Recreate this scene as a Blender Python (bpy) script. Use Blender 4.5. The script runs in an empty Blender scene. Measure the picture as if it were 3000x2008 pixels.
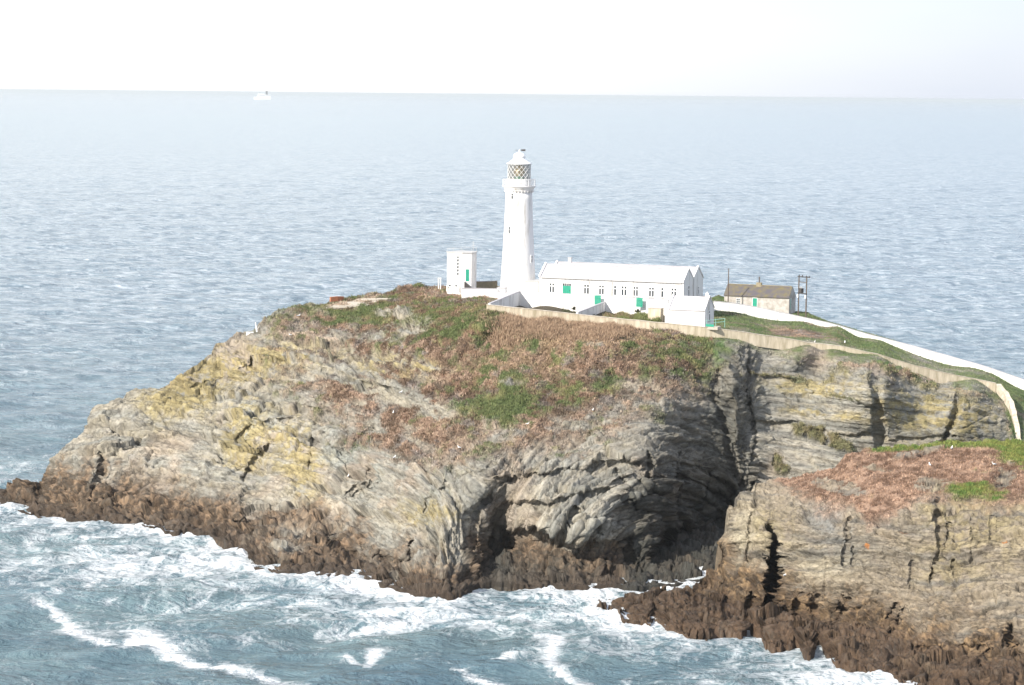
import bpy, bmesh, math, random
import numpy as np
from mathutils import Vector, Matrix

random.seed(7)
C = bpy.context.scene.collection
scene = bpy.context.scene
R = math.radians

# ------------------------------------------------------------------ camera
CAM_H = 75.0
FPX = 6667.0            # focal length in pixels of the 3000 px wide photograph
PITCH = math.atan(727.0 / FPX)
ROLL = R(0.573)
cam_d = bpy.data.cameras.new("camera")
cam = bpy.data.objects.new("camera", cam_d)
C.objects.link(cam)
cam_d.sensor_width = 36.0
cam_d.lens = 36.0 * FPX / 3000.0
cam_d.clip_start = 1.0
cam_d.clip_end = 400000.0
cam.location = (0, 0, CAM_H)
CAMROT = Matrix.Rotation(math.pi / 2 - PITCH, 3, 'X') @ Matrix.Rotation(ROLL, 3, 'Z')
cam.rotation_euler = CAMROT.to_euler()
scene.camera = cam
CR = np.array(CAMROT)

# ------------------------------------------------------------------ world and sun
SUN_EL, SUN_AZ = R(33.0), R(225.0)      # azimuth clockwise from +Y
world = bpy.data.worlds.new("World")
scene.world = world
world.use_nodes = True
wn, wl = world.node_tree.nodes, world.node_tree.links
wn.clear()
w_out = wn.new('ShaderNodeOutputWorld')
w_bg = wn.new('ShaderNodeBackground')
w_sky = wn.new('ShaderNodeTexSky')
w_sky.sky_type = 'NISHITA'
w_sky.sun_disc = False
w_sky.sun_elevation = SUN_EL
w_sky.sun_rotation = SUN_AZ
w_sky.altitude = 0
w_sky.air_density = 1.0
w_sky.dust_density = 1.0
w_sky.ozone_density = 1.0
w_bg.inputs['Strength'].default_value = 0.15
# thin bright cloud veil over the whole sky, whiter towards the sun and the horizon
w_tc = wn.new('ShaderNodeTexCoord')
w_dot = wn.new('ShaderNodeVectorMath'); w_dot.operation = 'DOT_PRODUCT'; w_dot.inputs[1].default_value = (-1.0, 0.0, -0.15)
wl.new(w_tc.outputs['Generated'], w_dot.inputs[0])
w_map = wn.new('ShaderNodeMapping'); w_map.inputs['Scale'].default_value = (1, 1, 5)
wl.new(w_tc.outputs['Generated'], w_map.inputs[0])
w_nz = wn.new('ShaderNodeTexNoise'); w_nz.inputs['Scale'].default_value = 2.5; w_nz.inputs['Detail'].default_value = 5
wl.new(w_map.outputs[0], w_nz.inputs['Vector'])
w_add = wn.new('ShaderNodeMath'); w_add.operation = 'MULTIPLY_ADD'; w_add.inputs[1].default_value = 0.25
wl.new(w_nz.outputs['Fac'], w_add.inputs[0]); wl.new(w_dot.outputs['Value'], w_add.inputs[2])
w_rmp = wn.new('ShaderNodeMapRange'); w_rmp.inputs[1].default_value = -0.10; w_rmp.inputs[2].default_value = 0.20
wl.new(w_add.outputs[0], w_rmp.inputs[0])
w_veil = wn.new('ShaderNodeMix'); w_veil.data_type = 'RGBA'
w_veil.inputs[6].default_value = (2.4, 2.6, 3.1, 1); w_veil.inputs[7].default_value = (3.7, 3.75, 3.85, 1)
wl.new(w_rmp.outputs[0], w_veil.inputs[0])
w_mix = wn.new('ShaderNodeMix'); w_mix.data_type = 'RGBA'; w_mix.inputs[0].default_value = 0.86
wl.new(w_sky.outputs[0], w_mix.inputs[6]); wl.new(w_veil.outputs[2], w_mix.inputs[7])
wl.new(w_mix.outputs[2], w_bg.inputs[0])
wl.new(w_bg.outputs[0], w_out.inputs[0])

sd = bpy.data.lights.new("sun", 'SUN')
sd.energy = 3.6
sd.angle = R(0.55)
sd.color = (1.0, 0.93, 0.82)
sun = bpy.data.objects.new("sun", sd)
C.objects.link(sun)
sdir = Vector((math.sin(SUN_AZ) * math.cos(SUN_EL), math.cos(SUN_AZ) * math.cos(SUN_EL), math.sin(SUN_EL)))
sun.rotation_euler = sdir.to_track_quat('Z', 'Y').to_euler()
sun.location = (-100, 200, 300)

scene.view_settings.view_transform = 'Standard'
scene.view_settings.look = 'None'
scene.view_settings.exposure = 1.05
scene.view_settings.gamma = 1.0
scene.cycles.volume_bounces = 0

# ------------------------------------------------------------------ photo pixel -> point in the place
def rays(px, py):
    px = np.asarray(px, float); py = np.asarray(py, float)
    v = np.stack([(px - 1500) / FPX, -(py - 1004) / FPX, -np.ones_like(px)], -1)
    return v @ CR.T
def PY(px, py, Y):                       # point at distance Y north of the camera
    d = rays(px, py)
    t = np.asarray(Y, float) / d[..., 1]
    p = d * t[..., None]
    p[..., 2] += CAM_H
    return p
def PZ(px, py, z):                       # point at height z
    d = rays(px, py)
    t = (np.asarray(z, float) - CAM_H) / d[..., 2]
    p = d * t[..., None]
    p[..., 2] += CAM_H
    return p
def ZAT(px, py, Y): return float(PY(px, py, Y)[2])
def YSEA(px, py): return PZ(px, py, 0.0)[..., 1]

# ------------------------------------------------------------------ noise in numpy
def _h(ix, iy, iz, seed):
    h = (ix.astype(np.int64) * 374761393 + iy.astype(np.int64) * 668265263 + iz.astype(np.int64) * 2147483647 // 7 + seed * 1274126177) & 0xffffffff
    h = ((h ^ (h >> 13)) * 1274126177) & 0xffffffff
    h = ((h ^ (h >> 16)) * 2246822519) & 0xffffffff
    h = h ^ (h >> 15)
    return (h & 0xffffff) / float(0x1000000)
def vnoise(p, seed=0):                   # -1..1 value noise
    i = np.floor(p).astype(np.int64); f = p - i
    f = f * f * f * (f * (f * 6 - 15) + 10)
    r = 0
    for a in (0, 1):
        for b in (0, 1):
            for c in (0, 1):
                w = (f[:, 0] if a else 1 - f[:, 0]) * (f[:, 1] if b else 1 - f[:, 1]) * (f[:, 2] if c else 1 - f[:, 2])
                r = r + w * _h(i[:, 0] + a, i[:, 1] + b, i[:, 2] + c, seed)
    return r * 2 - 1
def fbm(p, octv=4, seed=0, gain=0.5, lac=2.03):
    r = 0; a = 1.0; s = 0
    for k in range(octv):
        r = r + a * vnoise(p * (lac ** k) + 17.3 * k, seed + k); s += a; a *= gain
    return r / s
def worley(p, seed=0):                   # nearest cell: value, tilt, distance to the border
    i = np.floor(p).astype(np.int64)
    n = len(p)
    d1 = np.full(n, 9.0); d2 = np.full(n, 9.0)
    val = np.zeros(n); tilt = np.zeros(n)
    for a in (-1, 0, 1):
        for b in (-1, 0, 1):
            for c in (-1, 0, 1):
                cx, cy, cz = i[:, 0] + a, i[:, 1] + b, i[:, 2] + c
                q = np.stack([cx + .5 + .9 * (_h(cx, cy, cz, seed) - .5), cy + .5 + .9 * (_h(cx, cy, cz, seed + 1) - .5), cz + .5 + .9 * (_h(cx, cy, cz, seed + 2) - .5)], 1)
                dv = p - q
                d = np.sqrt((dv ** 2).sum(1))
                near = d < d1
                d2 = np.where(near, d1, np.minimum(d2, d))
                v = _h(cx, cy, cz, seed + 3)
                t = dv[:, 0] * (_h(cx, cy, cz, seed + 4) - .5) + dv[:, 1] * (_h(cx, cy, cz, seed + 5) - .5) + dv[:, 2] * (_h(cx, cy, cz, seed + 6) - .5)
                val = np.where(near, v, val); tilt = np.where(near, t, tilt)
                d1 = np.where(near, d, d1)
    return val * 2 - 1, tilt * 2, d2 - d1
def layers(bed, pw, th, seed):           # every bed of the rock stands out by its own amount
    b = bed.ravel()
    u = b / th + .55 * fbm(np.stack([b / 7, pw[:, 0] / 16, pw[:, 1] / 16], 1), 3, seed)
    k = np.floor(u).astype(np.int64); f = u - k; z = np.zeros_like(k)
    s = np.clip((f - .86) / .14, 0, 1); s = s * s * (3 - 2 * s)
    v = _h(k, z, z, seed + 9) * (1 - s) + _h(k + 1, z, z, seed + 9) * s
    along = .55 + .6 * vnoise(np.stack([pw[:, 0] / 9, k * 3.7, pw[:, 1] / 12], 1), seed + 5)
    e = np.exp(-(np.minimum(f, 1 - f) / .07) ** 2)
    return ((v * 2 - 1) * along).reshape(bed.shape), (e * np.clip(along, 0, 1)).reshape(bed.shape)
def sst(a, b, x):
    t = np.clip((x - a) / (b - a), 0, 1)
    return t * t * (3 - 2 * t)
def rbf(cp, smooth=0.0):                 # thin plate through control points (px, py, Y)
    cp = np.array(cp, float)
    xy = cp[:, :2] / 500.0; v = cp[:, 2]
    n = len(cp)
    def phi(r2): return 0.5 * r2 * np.log(r2 + 1e-12)
    d2 = ((xy[:, None] - xy[None]) ** 2).sum(-1)
    K = phi(d2) + smooth * np.eye(n)
    P = np.concatenate([np.ones((n, 1)), xy], 1)
    M = np.zeros((n + 3, n + 3)); M[:n, :n] = K; M[:n, n:] = P; M[n:, :n] = P.T
    w = np.linalg.solve(M, np.concatenate([v, np.zeros(3)]))
    def f(px, py):
        sh = px.shape
        x = px.ravel() / 500.0; y = py.ravel() / 500.0
        out = w[n] + w[n + 1] * x + w[n + 2] * y
        for k in range(n):
            out = out + w[k] * phi((x - xy[k, 0]) ** 2 + (y - xy[k, 1]) ** 2)
        return out.reshape(sh)
    return f
def polydist(px, py, pts):               # distance and position along a polyline
    best = np.full(px.shape, 1e9); tt = np.zeros(px.shape)
    n = len(pts) - 1
    for k in range(n):
        ax, ay = pts[k][:2]; bx, by = pts[k + 1][:2]
        dx, dy = bx - ax, by - ay
        t = np.clip(((px - ax) * dx + (py - ay) * dy) / (dx * dx + dy * dy + 1e-9), 0, 1)
        d = np.hypot(px - ax - t * dx, py - ay - t * dy)
        m = d < best
        best = np.where(m, d, best); tt = np.where(m, (k + t) / n, tt)
    return best, tt
def blob(px, py, cx, cy, rx, ry, ang=0.0):
    c, s = math.cos(R(ang)), math.sin(R(ang))
    x = (px - cx) * c + (py - cy) * s; y = -(px - cx) * s + (py - cy) * c
    return np.exp(-((x / rx) ** 2 + (y / ry) ** 2))
def line(pts, x):
    pts = np.array(pts, float)
    return np.interp(x, pts[:, 0], pts[:, 1])

# ------------------------------------------------------------------ object helpers
def tag(o, label=None, cat=None, group=None, kind=None):
    if label: o['label'] = label
    if cat: o['category'] = cat
    if group: o['group'] = group
    if kind: o['kind'] = kind
    return o
def thing(name, label, cat, loc=(0, 0, 0), rotz=0.0, group=None):
    o = bpy.data.objects.new(name, None)
    o.empty_display_size = 0.5
    C.objects.link(o)
    o.location = loc; o.rotation_euler = (0, 0, rotz)
    return tag(o, label, cat, group)
class MB:
    def __init__(self): self.v = []; self.f = []
    def add(self, vs, fs):
        n = len(self.v); self.v += [tuple(map(float, p)) for p in vs]; self.f += [tuple(i + n for i in f) for f in fs]; return self
    def box(self, x0, x1, y0, y1, z0, z1):
        return self.add([(x0, y0, z0), (x1, y0, z0), (x1, y1, z0), (x0, y1, z0), (x0, y0, z1), (x1, y0, z1), (x1, y1, z1), (x0, y1, z1)],
                        [(3, 2, 1, 0), (4, 5, 6, 7), (0, 1, 5, 4), (1, 2, 6, 5), (2, 3, 7, 6), (3, 0, 4, 7)])
    def lathe(self, prof, n=32, cx=0, cy=0, a0=0.0):
        vs = []; fs = []
        for r, z in prof:
            for k in range(n):
                a = a0 + 2 * math.pi * k / n
                vs.append((cx + r * math.cos(a), cy + r * math.sin(a), z))
        for j in range(len(prof) - 1):
            for k in range(n):
                k2 = (k + 1) % n
                fs.append((j * n + k, j * n + k2, (j + 1) * n + k2, (j + 1) * n + k))
        fs.append(tuple(range(n - 1, -1, -1)))
        fs.append(tuple((len(prof) - 1) * n + k for k in range(n)))
        return self.add(vs, fs)
    def bar(self, a, b, r, n=8, r2=None):
        a = Vector(a); b = Vector(b); d = (b - a).normalized()
        u = d.orthogonal().normalized(); w = d.cross(u)
        r2 = r if r2 is None else r2
        vs = [a + (u * math.cos(2 * math.pi * k / n) + w * math.sin(2 * math.pi * k / n)) * r for k in range(n)]
        vs += [b + (u * math.cos(2 * math.pi * k / n) + w * math.sin(2 * math.pi * k / n)) * r2 for k in range(n)]
        fs = [(k, (k + 1) % n, n + (k + 1) % n, n + k) for k in range(n)] + [tuple(range(n - 1, -1, -1)), tuple(range(n, 2 * n))]
        return self.add(vs, fs)
    def prism(self, poly, y0, y1):       # polygon in x,z extruded along y
        n = len(poly)
        vs = [(x, y0, z) for x, z in poly] + [(x, y1, z) for x, z in poly]
        fs = [tuple(range(n)), tuple(range(2 * n - 1, n - 1, -1))] + [(k, n + k, n + (k + 1) % n, (k + 1) % n) for k in range(n)]
        return self.add(vs, fs)
    def prismx(self, poly, x0, x1):      # polygon in y,z extruded along x
        n = len(poly)
        vs = [(x0, y, z) for y, z in poly] + [(x1, y, z) for y, z in poly]
        fs = [tuple(range(n - 1, -1, -1)), tuple(range(n, 2 * n))] + [(k, (k + 1) % n, n + (k + 1) % n, n + k) for k in range(n)]
        return self.add(vs, fs)
    def prismz(self, poly, z0, z1):
        n = len(poly)
        vs = [(x, y, z0) for x, y in poly] + [(x, y, z1) for x, y in poly]
        fs = [tuple(range(n - 1, -1, -1)), tuple(range(n, 2 * n))] + [(k, (k + 1) % n, n + (k + 1) % n, n + k) for k in range(n)]
        return self.add(vs, fs)
    def build(self, name, mat, parent=None, smooth=False, bevel=0.0):
        me = bpy.data.meshes.new(name)
        me.from_pydata(self.v, [], self.f)
        bm = bmesh.new(); bm.from_mesh(me)
        bmesh.ops.recalc_face_normals(bm, faces=bm.faces)
        bm.to_mesh(me); bm.free()
        me.materials.append(mat)
        if smooth:
            for p in me.polygons: p.use_smooth = True
        o = bpy.data.objects.new(name, me)
        C.objects.link(o)
        if parent: o.parent = parent
        if bevel:
            m = o.modifiers.new('bevel', 'BEVEL'); m.width = bevel; m.segments = 2; m.limit_method = 'ANGLE'
        return o
def copy_tree(o, parent=None):
    c = o.copy(); C.objects.link(c); c.parent = parent
    for ch in list(o.children): copy_tree(ch, c)
    return c
def grid_mesh(name, P, mat, attrs=None, smooth=True, col=None):   # P: rows x cols x 3
    nr, nc = P.shape[:2]
    me = bpy.data.meshes.new(name)
    me.vertices.add(nr * nc)
    me.vertices.foreach_set('co', P.reshape(-1).astype(np.float32))
    idx = np.arange(nr * nc).reshape(nr, nc)
    q = np.stack([idx[:-1, :-1], idx[:-1, 1:], idx[1:, 1:], idx[1:, :-1]], -1).reshape(-1, 4)
    nf = len(q)
    me.loops.add(nf * 4); me.loops.foreach_set('vertex_index', q.ravel().astype(np.int32))
    me.polygons.add(nf)
    me.polygons.foreach_set('loop_start', (np.arange(nf) * 4).astype(np.int32))
    me.polygons.foreach_set('loop_total', np.full(nf, 4, np.int32))
    me.polygons.foreach_set('use_smooth', np.full(nf, smooth))
    me.update(calc_edges=True)
    for k, a in (attrs or {}).items():
        at = me.attributes.new(k, 'FLOAT', 'POINT'); at.data.foreach_set('value', a.ravel().astype(np.float32))
    if col is not None:
        at = me.attributes.new('tone', 'FLOAT_COLOR', 'POINT')
        c4 = np.concatenate([col.reshape(-1, 3), np.ones((nr * nc, 1))], 1)
        at.data.foreach_set('color', c4.ravel().astype(np.float32))
    me.materials.append(mat)
    o = bpy.data.objects.new(name, me); C.objects.link(o)
    return o

# ------------------------------------------------------------------ materials
def newmat(name):
    m = bpy.data.materials.new(name); m.use_nodes = True
    nt = m.node_tree
    return m, nt.nodes, nt.links, nt.nodes['Principled BSDF']
def N(nodes, t, **kw):
    n = nodes.new(t)
    for k, v in kw.items():
        if k in n.inputs.keys(): n.inputs[k].default_value = v
        else: setattr(n, k, v)
    return n
def mat_plain(name, col, rough=0.6, var=0.12, scale=1.2, metal=0.0, dirt=None, dirt_amt=0.3, bump=0.0, streak=False):
    m, nd, lk, b = newmat(name)
    b.inputs['Roughness'].default_value = rough
    b.inputs['Metallic'].default_value = metal
    tc = nd.new('ShaderNodeTexCoord')
    mp = N(nd, 'ShaderNodeMapping'); mp.inputs['Scale'].default_value = (1, 1, 0.18) if streak else (1, 1, 1)
    lk.new(tc.outputs['Object'], mp.inputs[0])
    nz = N(nd, 'ShaderNodeTexNoise', Scale=scale, Detail=6.0, Roughness=0.65)
    lk.new(mp.outputs[0], nz.inputs['Vector'])
    rp = nd.new('ShaderNodeValToRGB')
    d = dirt or [c * (1 - var) for c in col]
    rp.color_ramp.elements[0].position = 0.32; rp.color_ramp.elements[1].position = 0.32 + 0.4 * (1 - dirt_amt) + .05
    rp.color_ramp.elements[0].color = (*d, 1); rp.color_ramp.elements[1].color = (*col, 1)
    lk.new(nz.outputs['Fac'], rp.inputs[0]); lk.new(rp.outputs[0], b.inputs['Base Color'])
    if bump:
        bp = N(nd, 'ShaderNodeBump', Strength=bump, Distance=0.05)
        n2 = N(nd, 'ShaderNodeTexNoise', Scale=scale * 6, Detail=5.0)
        lk.new(tc.outputs['Object'], n2.inputs['Vector']); lk.new(n2.outputs['Fac'], bp.inputs['Height']); lk.new(bp.outputs[0], b.inputs['Normal'])
    return m
M = {}
M['white'] = mat_plain('white_paint', (0.74, 0.735, 0.73), 0.7, dirt=(0.44, 0.42, 0.39), scale=0.7, dirt_amt=0.75, bump=0.15, streak=True)
M['white_roof'] = mat_plain('white_roof_paint', (0.45, 0.44, 0.47), 0.6, dirt=(0.35, 0.34, 0.36), scale=0.9, dirt_amt=0.4, bump=0.15)
M['white_metal'] = mat_plain('white_metal_paint', (0.8, 0.81, 0.82), 0.4, var=0.08)
M['beige'] = mat_plain('weathered_render', (0.60, 0.53, 0.42), 0.9, dirt=(0.34, 0.29, 0.20), scale=1.3, dirt_amt=0.3, bump=0.8, streak=True)
M['coping'] = mat_plain('worn_white_coping', (0.60, 0.55, 0.47), 0.9, dirt=(0.36, 0.31, 0.24), scale=1.6, dirt_amt=0.3, bump=0.3)
M['grubby'] = mat_plain('grubby_white_render', (0.50, 0.48, 0.46), 0.85, dirt=(0.28, 0.25, 0.22), scale=1.0, dirt_amt=0.3, bump=0.4)
M['green'] = mat_plain('green_paint', (0.015, 0.30, 0.20), 0.5, var=0.15)
M['green_pale'] = mat_plain('pale_green_paint', (0.25, 0.48, 0.42), 0.5, var=0.15)
M['slate'] = mat_plain('lichened_slate', (0.085, 0.078, 0.09), 0.7, dirt=(0.15, 0.125, 0.05), scale=0.7, dirt_amt=0.5, bump=0.4)
M['pane'] = mat_plain('window_glass', (0.06, 0.07, 0.08), 0.15, var=0.2)
M['dark'] = mat_plain('dark_metal', (0.06, 0.055, 0.055), 0.6, var=0.2)
M['wood'] = mat_plain('weathered_wood', (0.13, 0.10, 0.08), 0.85, var=0.35, scale=4, bump=0.3)
M['brick'] = mat_plain('red_brick', (0.42, 0.17, 0.09), 0.9, var=0.3, scale=3, bump=0.4)
M['stone'] = mat_plain('lichened_stone', (0.30, 0.26, 0.18), 0.9, var=0.3, scale=2, bump=0.5)
M['concrete'] = mat_plain('pale_concrete', (0.46, 0.42, 0.36), 0.9, var=0.2, scale=1.5, bump=0.3)
M['brass'] = mat_plain('brass', (0.55, 0.38, 0.16), 0.35, var=0.3, metal=0.6, scale=3)
M['greyp'] = mat_plain('grey_paint', (0.45, 0.45, 0.45), 0.5, var=0.1)
M['gull_w'] = mat_plain('white_feathers', (0.85, 0.85, 0.85), 0.8, var=0.05)
M['gull_g'] = mat_plain('grey_feathers', (0.35, 0.37, 0.40), 0.8, var=0.1)
M['bill'] = mat_plain('yellow_bill', (0.6, 0.4, 0.05), 0.6, var=0.1)
m, nd, lk, b = newmat('lantern_glass')
b.inputs['Base Color'].default_value = (0.16, 0.15, 0.13, 1); b.inputs['Roughness'].default_value = 0.08
b.inputs['Alpha'].default_value = 0.5
M['glass'] = m
m, nd, lk, b = newmat('lens_glass')
b.inputs['Base Color'].default_value = (0.75, 0.62, 0.38, 1); b.inputs['Roughness'].default_value = 0.12
b.inputs['Metallic'].default_value = 0.35
M['lens'] = m

def mat_terrain():
    m, nd, lk, b = newmat('rock_and_turf')
    b.inputs['Specular IOR Level'].default_value = 0.25
    at = N(nd, 'ShaderNodeAttribute', attribute_name='tone')
    veg = N(nd, 'ShaderNodeAttribute', attribute_name='veg')
    wet = N(nd, 'ShaderNodeAttribute', attribute_name='wet')
    geo = nd.new('ShaderNodeNewGeometry')
    n1 = N(nd, 'ShaderNodeTexNoise', Scale=1.6, Detail=9.0, Roughness=0.78)
    lk.new(geo.outputs['Position'], n1.inputs['Vector'])
    # coordinates along and across the beds
    bd = N(nd, 'ShaderNodeAttribute', attribute_name='bed')
    sp = nd.new('ShaderNodeSeparateXYZ'); lk.new(geo.outputs['Position'], sp.inputs[0])
    cb = nd.new('ShaderNodeCombineXYZ')
    def sc(o, k):
        q = N(nd, 'ShaderNodeMath', operation='MULTIPLY'); q.inputs[1].default_value = k; lk.new(o, q.inputs[0]); return q.outputs[0]
    lk.new(sc(sp.outputs[0], .22), cb.inputs[0]); lk.new(sc(sp.outputs[1], .22), cb.inputs[1]); lk.new(bd.outputs['Fac'], cb.inputs[2])
    s1 = N(nd, 'ShaderNodeTexNoise', Scale=1.7, Detail=6.0, Roughness=0.7, Distortion=.25); lk.new(cb.outputs[0], s1.inputs['Vector'])
    s2 = N(nd, 'ShaderNodeTexNoise', Scale=.8, Detail=7.0, Roughness=0.62, Distortion=.35); lk.new(cb.outputs[0], s2.inputs['Vector'])
    # thin dark partings where the second noise crosses its middle
    d0 = N(nd, 'ShaderNodeMath', operation='SUBTRACT'); d0.inputs[1].default_value = .5; lk.new(s2.outputs['Fac'], d0.inputs[0])
    d1 = N(nd, 'ShaderNodeMath', operation='ABSOLUTE'); lk.new(d0.outputs[0], d1.inputs[0])
    part = N(nd, 'ShaderNodeMapRange', interpolation_type='SMOOTHSTEP'); part.inputs[1].default_value = 0.0; part.inputs[2].default_value = .022; lk.new(d1.outputs[0], part.inputs[0])
    rockf = N(nd, 'ShaderNodeMath', operation='SUBTRACT'); rockf.inputs[0].default_value = 1.0; lk.new(veg.outputs['Fac'], rockf.inputs[1])
    mr = N(nd, 'ShaderNodeMapRange'); mr.inputs[1].default_value = 0.32; mr.inputs[2].default_value = 0.68; mr.inputs[3].default_value = 0.78; mr.inputs[4].default_value = 1.22
    lk.new(n1.outputs['Fac'], mr.inputs[0])
    m2 = N(nd, 'ShaderNodeMapRange'); m2.inputs[1].default_value = 0.34; m2.inputs[2].default_value = 0.66; m2.inputs[3].default_value = 0.82; m2.inputs[4].default_value = 1.22
    lk.new(s1.outputs['Fac'], m2.inputs[0])
    m3 = N(nd, 'ShaderNodeMapRange'); m3.inputs[3].default_value = 0.62; m3.inputs[4].default_value = 1.0; lk.new(part.outputs[0], m3.inputs[0])
    mm = N(nd, 'ShaderNodeMath', operation='MULTIPLY'); lk.new(m2.outputs[0], mm.inputs[0]); lk.new(m3.outputs[0], mm.inputs[1])
    sel = N(nd, 'ShaderNodeMix', data_type='FLOAT'); sel.inputs[2].default_value = 1.0
    lk.new(rockf.outputs[0], sel.inputs[0]); lk.new(mm.outputs[0], sel.inputs[3])
    tot = N(nd, 'ShaderNodeMath', operation='MULTIPLY'); lk.new(mr.outputs[0], tot.inputs[0]); lk.new(sel.outputs[0], tot.inputs[1])
    vm = N(nd, 'ShaderNodeVectorMath', operation='SCALE')
    lk.new(at.outputs['Color'], vm.inputs[0]); lk.new(tot.outputs[0], vm.inputs['Scale'])
    lk.new(vm.outputs[0], b.inputs['Base Color'])
    rr = N(nd, 'ShaderNodeMapRange'); rr.inputs[3].default_value = 0.9; rr.inputs[4].default_value = 0.45
    lk.new(wet.outputs['Fac'], rr.inputs[0]); lk.new(rr.outputs[0], b.inputs['Roughness'])
    # bump: fine fracturing, and the partings of the beds
    vo = N(nd, 'ShaderNodeTexVoronoi', Scale=1.5, feature='DISTANCE_TO_EDGE')
    n2 = N(nd, 'ShaderNodeTexNoise', Scale=4.5, Detail=6.0, Roughness=0.75)
    lk.new(geo.outputs['Position'], n2.inputs['Vector'])
    mp = N(nd, 'ShaderNodeVectorMath', operation='MULTIPLY'); mp.inputs[1].default_value = (2.6, 2.6, 1.5); lk.new(cb.outputs[0], mp.inputs[0])
    add = N(nd, 'ShaderNodeVectorMath', operation='MULTIPLY_ADD')
    lk.new(n2.outputs['Color'], add.inputs[0]); add.inputs[1].default_value = (0.5, 0.5, 0.5); lk.new(mp.outputs[0], add.inputs[2])
    lk.new(add.outputs[0], vo.inputs['Vector'])
    ck = N(nd, 'ShaderNodeMapRange'); ck.inputs[2].default_value = 0.10
    lk.new(vo.outputs['Distance'], ck.inputs[0])
    ma = N(nd, 'ShaderNodeMath', operation='MULTIPLY_ADD'); ma.inputs[1].default_value = 0.35
    lk.new(ck.outputs[0], ma.inputs[0]); lk.new(n2.outputs['Fac'], ma.inputs[2])
    mb_ = N(nd, 'ShaderNodeMath', operation='MULTIPLY_ADD'); mb_.inputs[1].default_value = 0.8
    lk.new(s1.outputs['Fac'], mb_.inputs[0]); lk.new(ma.outputs[0], mb_.inputs[2])
    mc_ = N(nd, 'ShaderNodeMath', operation='MULTIPLY_ADD'); mc_.inputs[1].default_value = 0.4
    lk.new(part.outputs[0], mc_.inputs[0]); lk.new(mb_.outputs[0], mc_.inputs[2])
    bp = N(nd, 'ShaderNodeBump', Strength=0.75, Distance=0.3)
    lk.new(mc_.outputs[0], bp.inputs['Height']); lk.new(bp.outputs[0], b.inputs['Normal'])
    return m
M['terrain'] = mat_terrain()

# ------------------------------------------------------------------ island (one landform)
SHORE_A = [(-60, 1462), (-40, 1472), (60, 1490), (150, 1512), (300, 1530), (500, 1548), (600, 1556), (650, 1572), (665, 1600), (720, 1625), (745, 1664), (900, 1682), (1000, 1690), (1120, 1705), (1200, 1728), (1280, 1741), (1365, 1735), (1400, 1706), (1440, 1702), (1550, 1712),
           (1700, 1718), (1850, 1716), (1980, 1708), (2060, 1690), (2140, 1640), (2220, 1615), (2500, 1610), (3200, 1595), (3900, 1640)]
TOP_A = [(-60, 1452, 413), (-30, 1447, 413), (0, 1440, 414), (40, 1430, 414), (88, 1413, 414), (112, 1428, 414), (125, 1392, 415), (150, 1345, 417), (185, 1310, 419), (230, 1280, 421), (290, 1212, 424), (350, 1180, 426), (430, 1155, 428), (490, 1128, 430), (560, 1070, 434), (618, 1037, 438), (630, 1006, 440), (700, 975, 443), (745, 958, 445), (800, 915, 448), (850, 901, 450), (950, 895, 454), (980, 882, 456), (1060, 868, 460), (1130, 861, 463),
         (1190, 840, 468), (1300, 838, 478), (1500, 838, 485), (1800, 846, 488), (2000, 855, 490), (2085, 872, 492), (2105, 865, 492), (2125, 872, 492), (2330, 912, 488), (2363, 914, 487), (2382, 924, 485), (2427, 942, 482), (2512, 967, 477), (2619, 997, 468), (2700, 1028, 462), (2811, 1062, 456), (3000, 1128, 450), (3200, 1195, 444), (3900, 1430, 430)]
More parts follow.
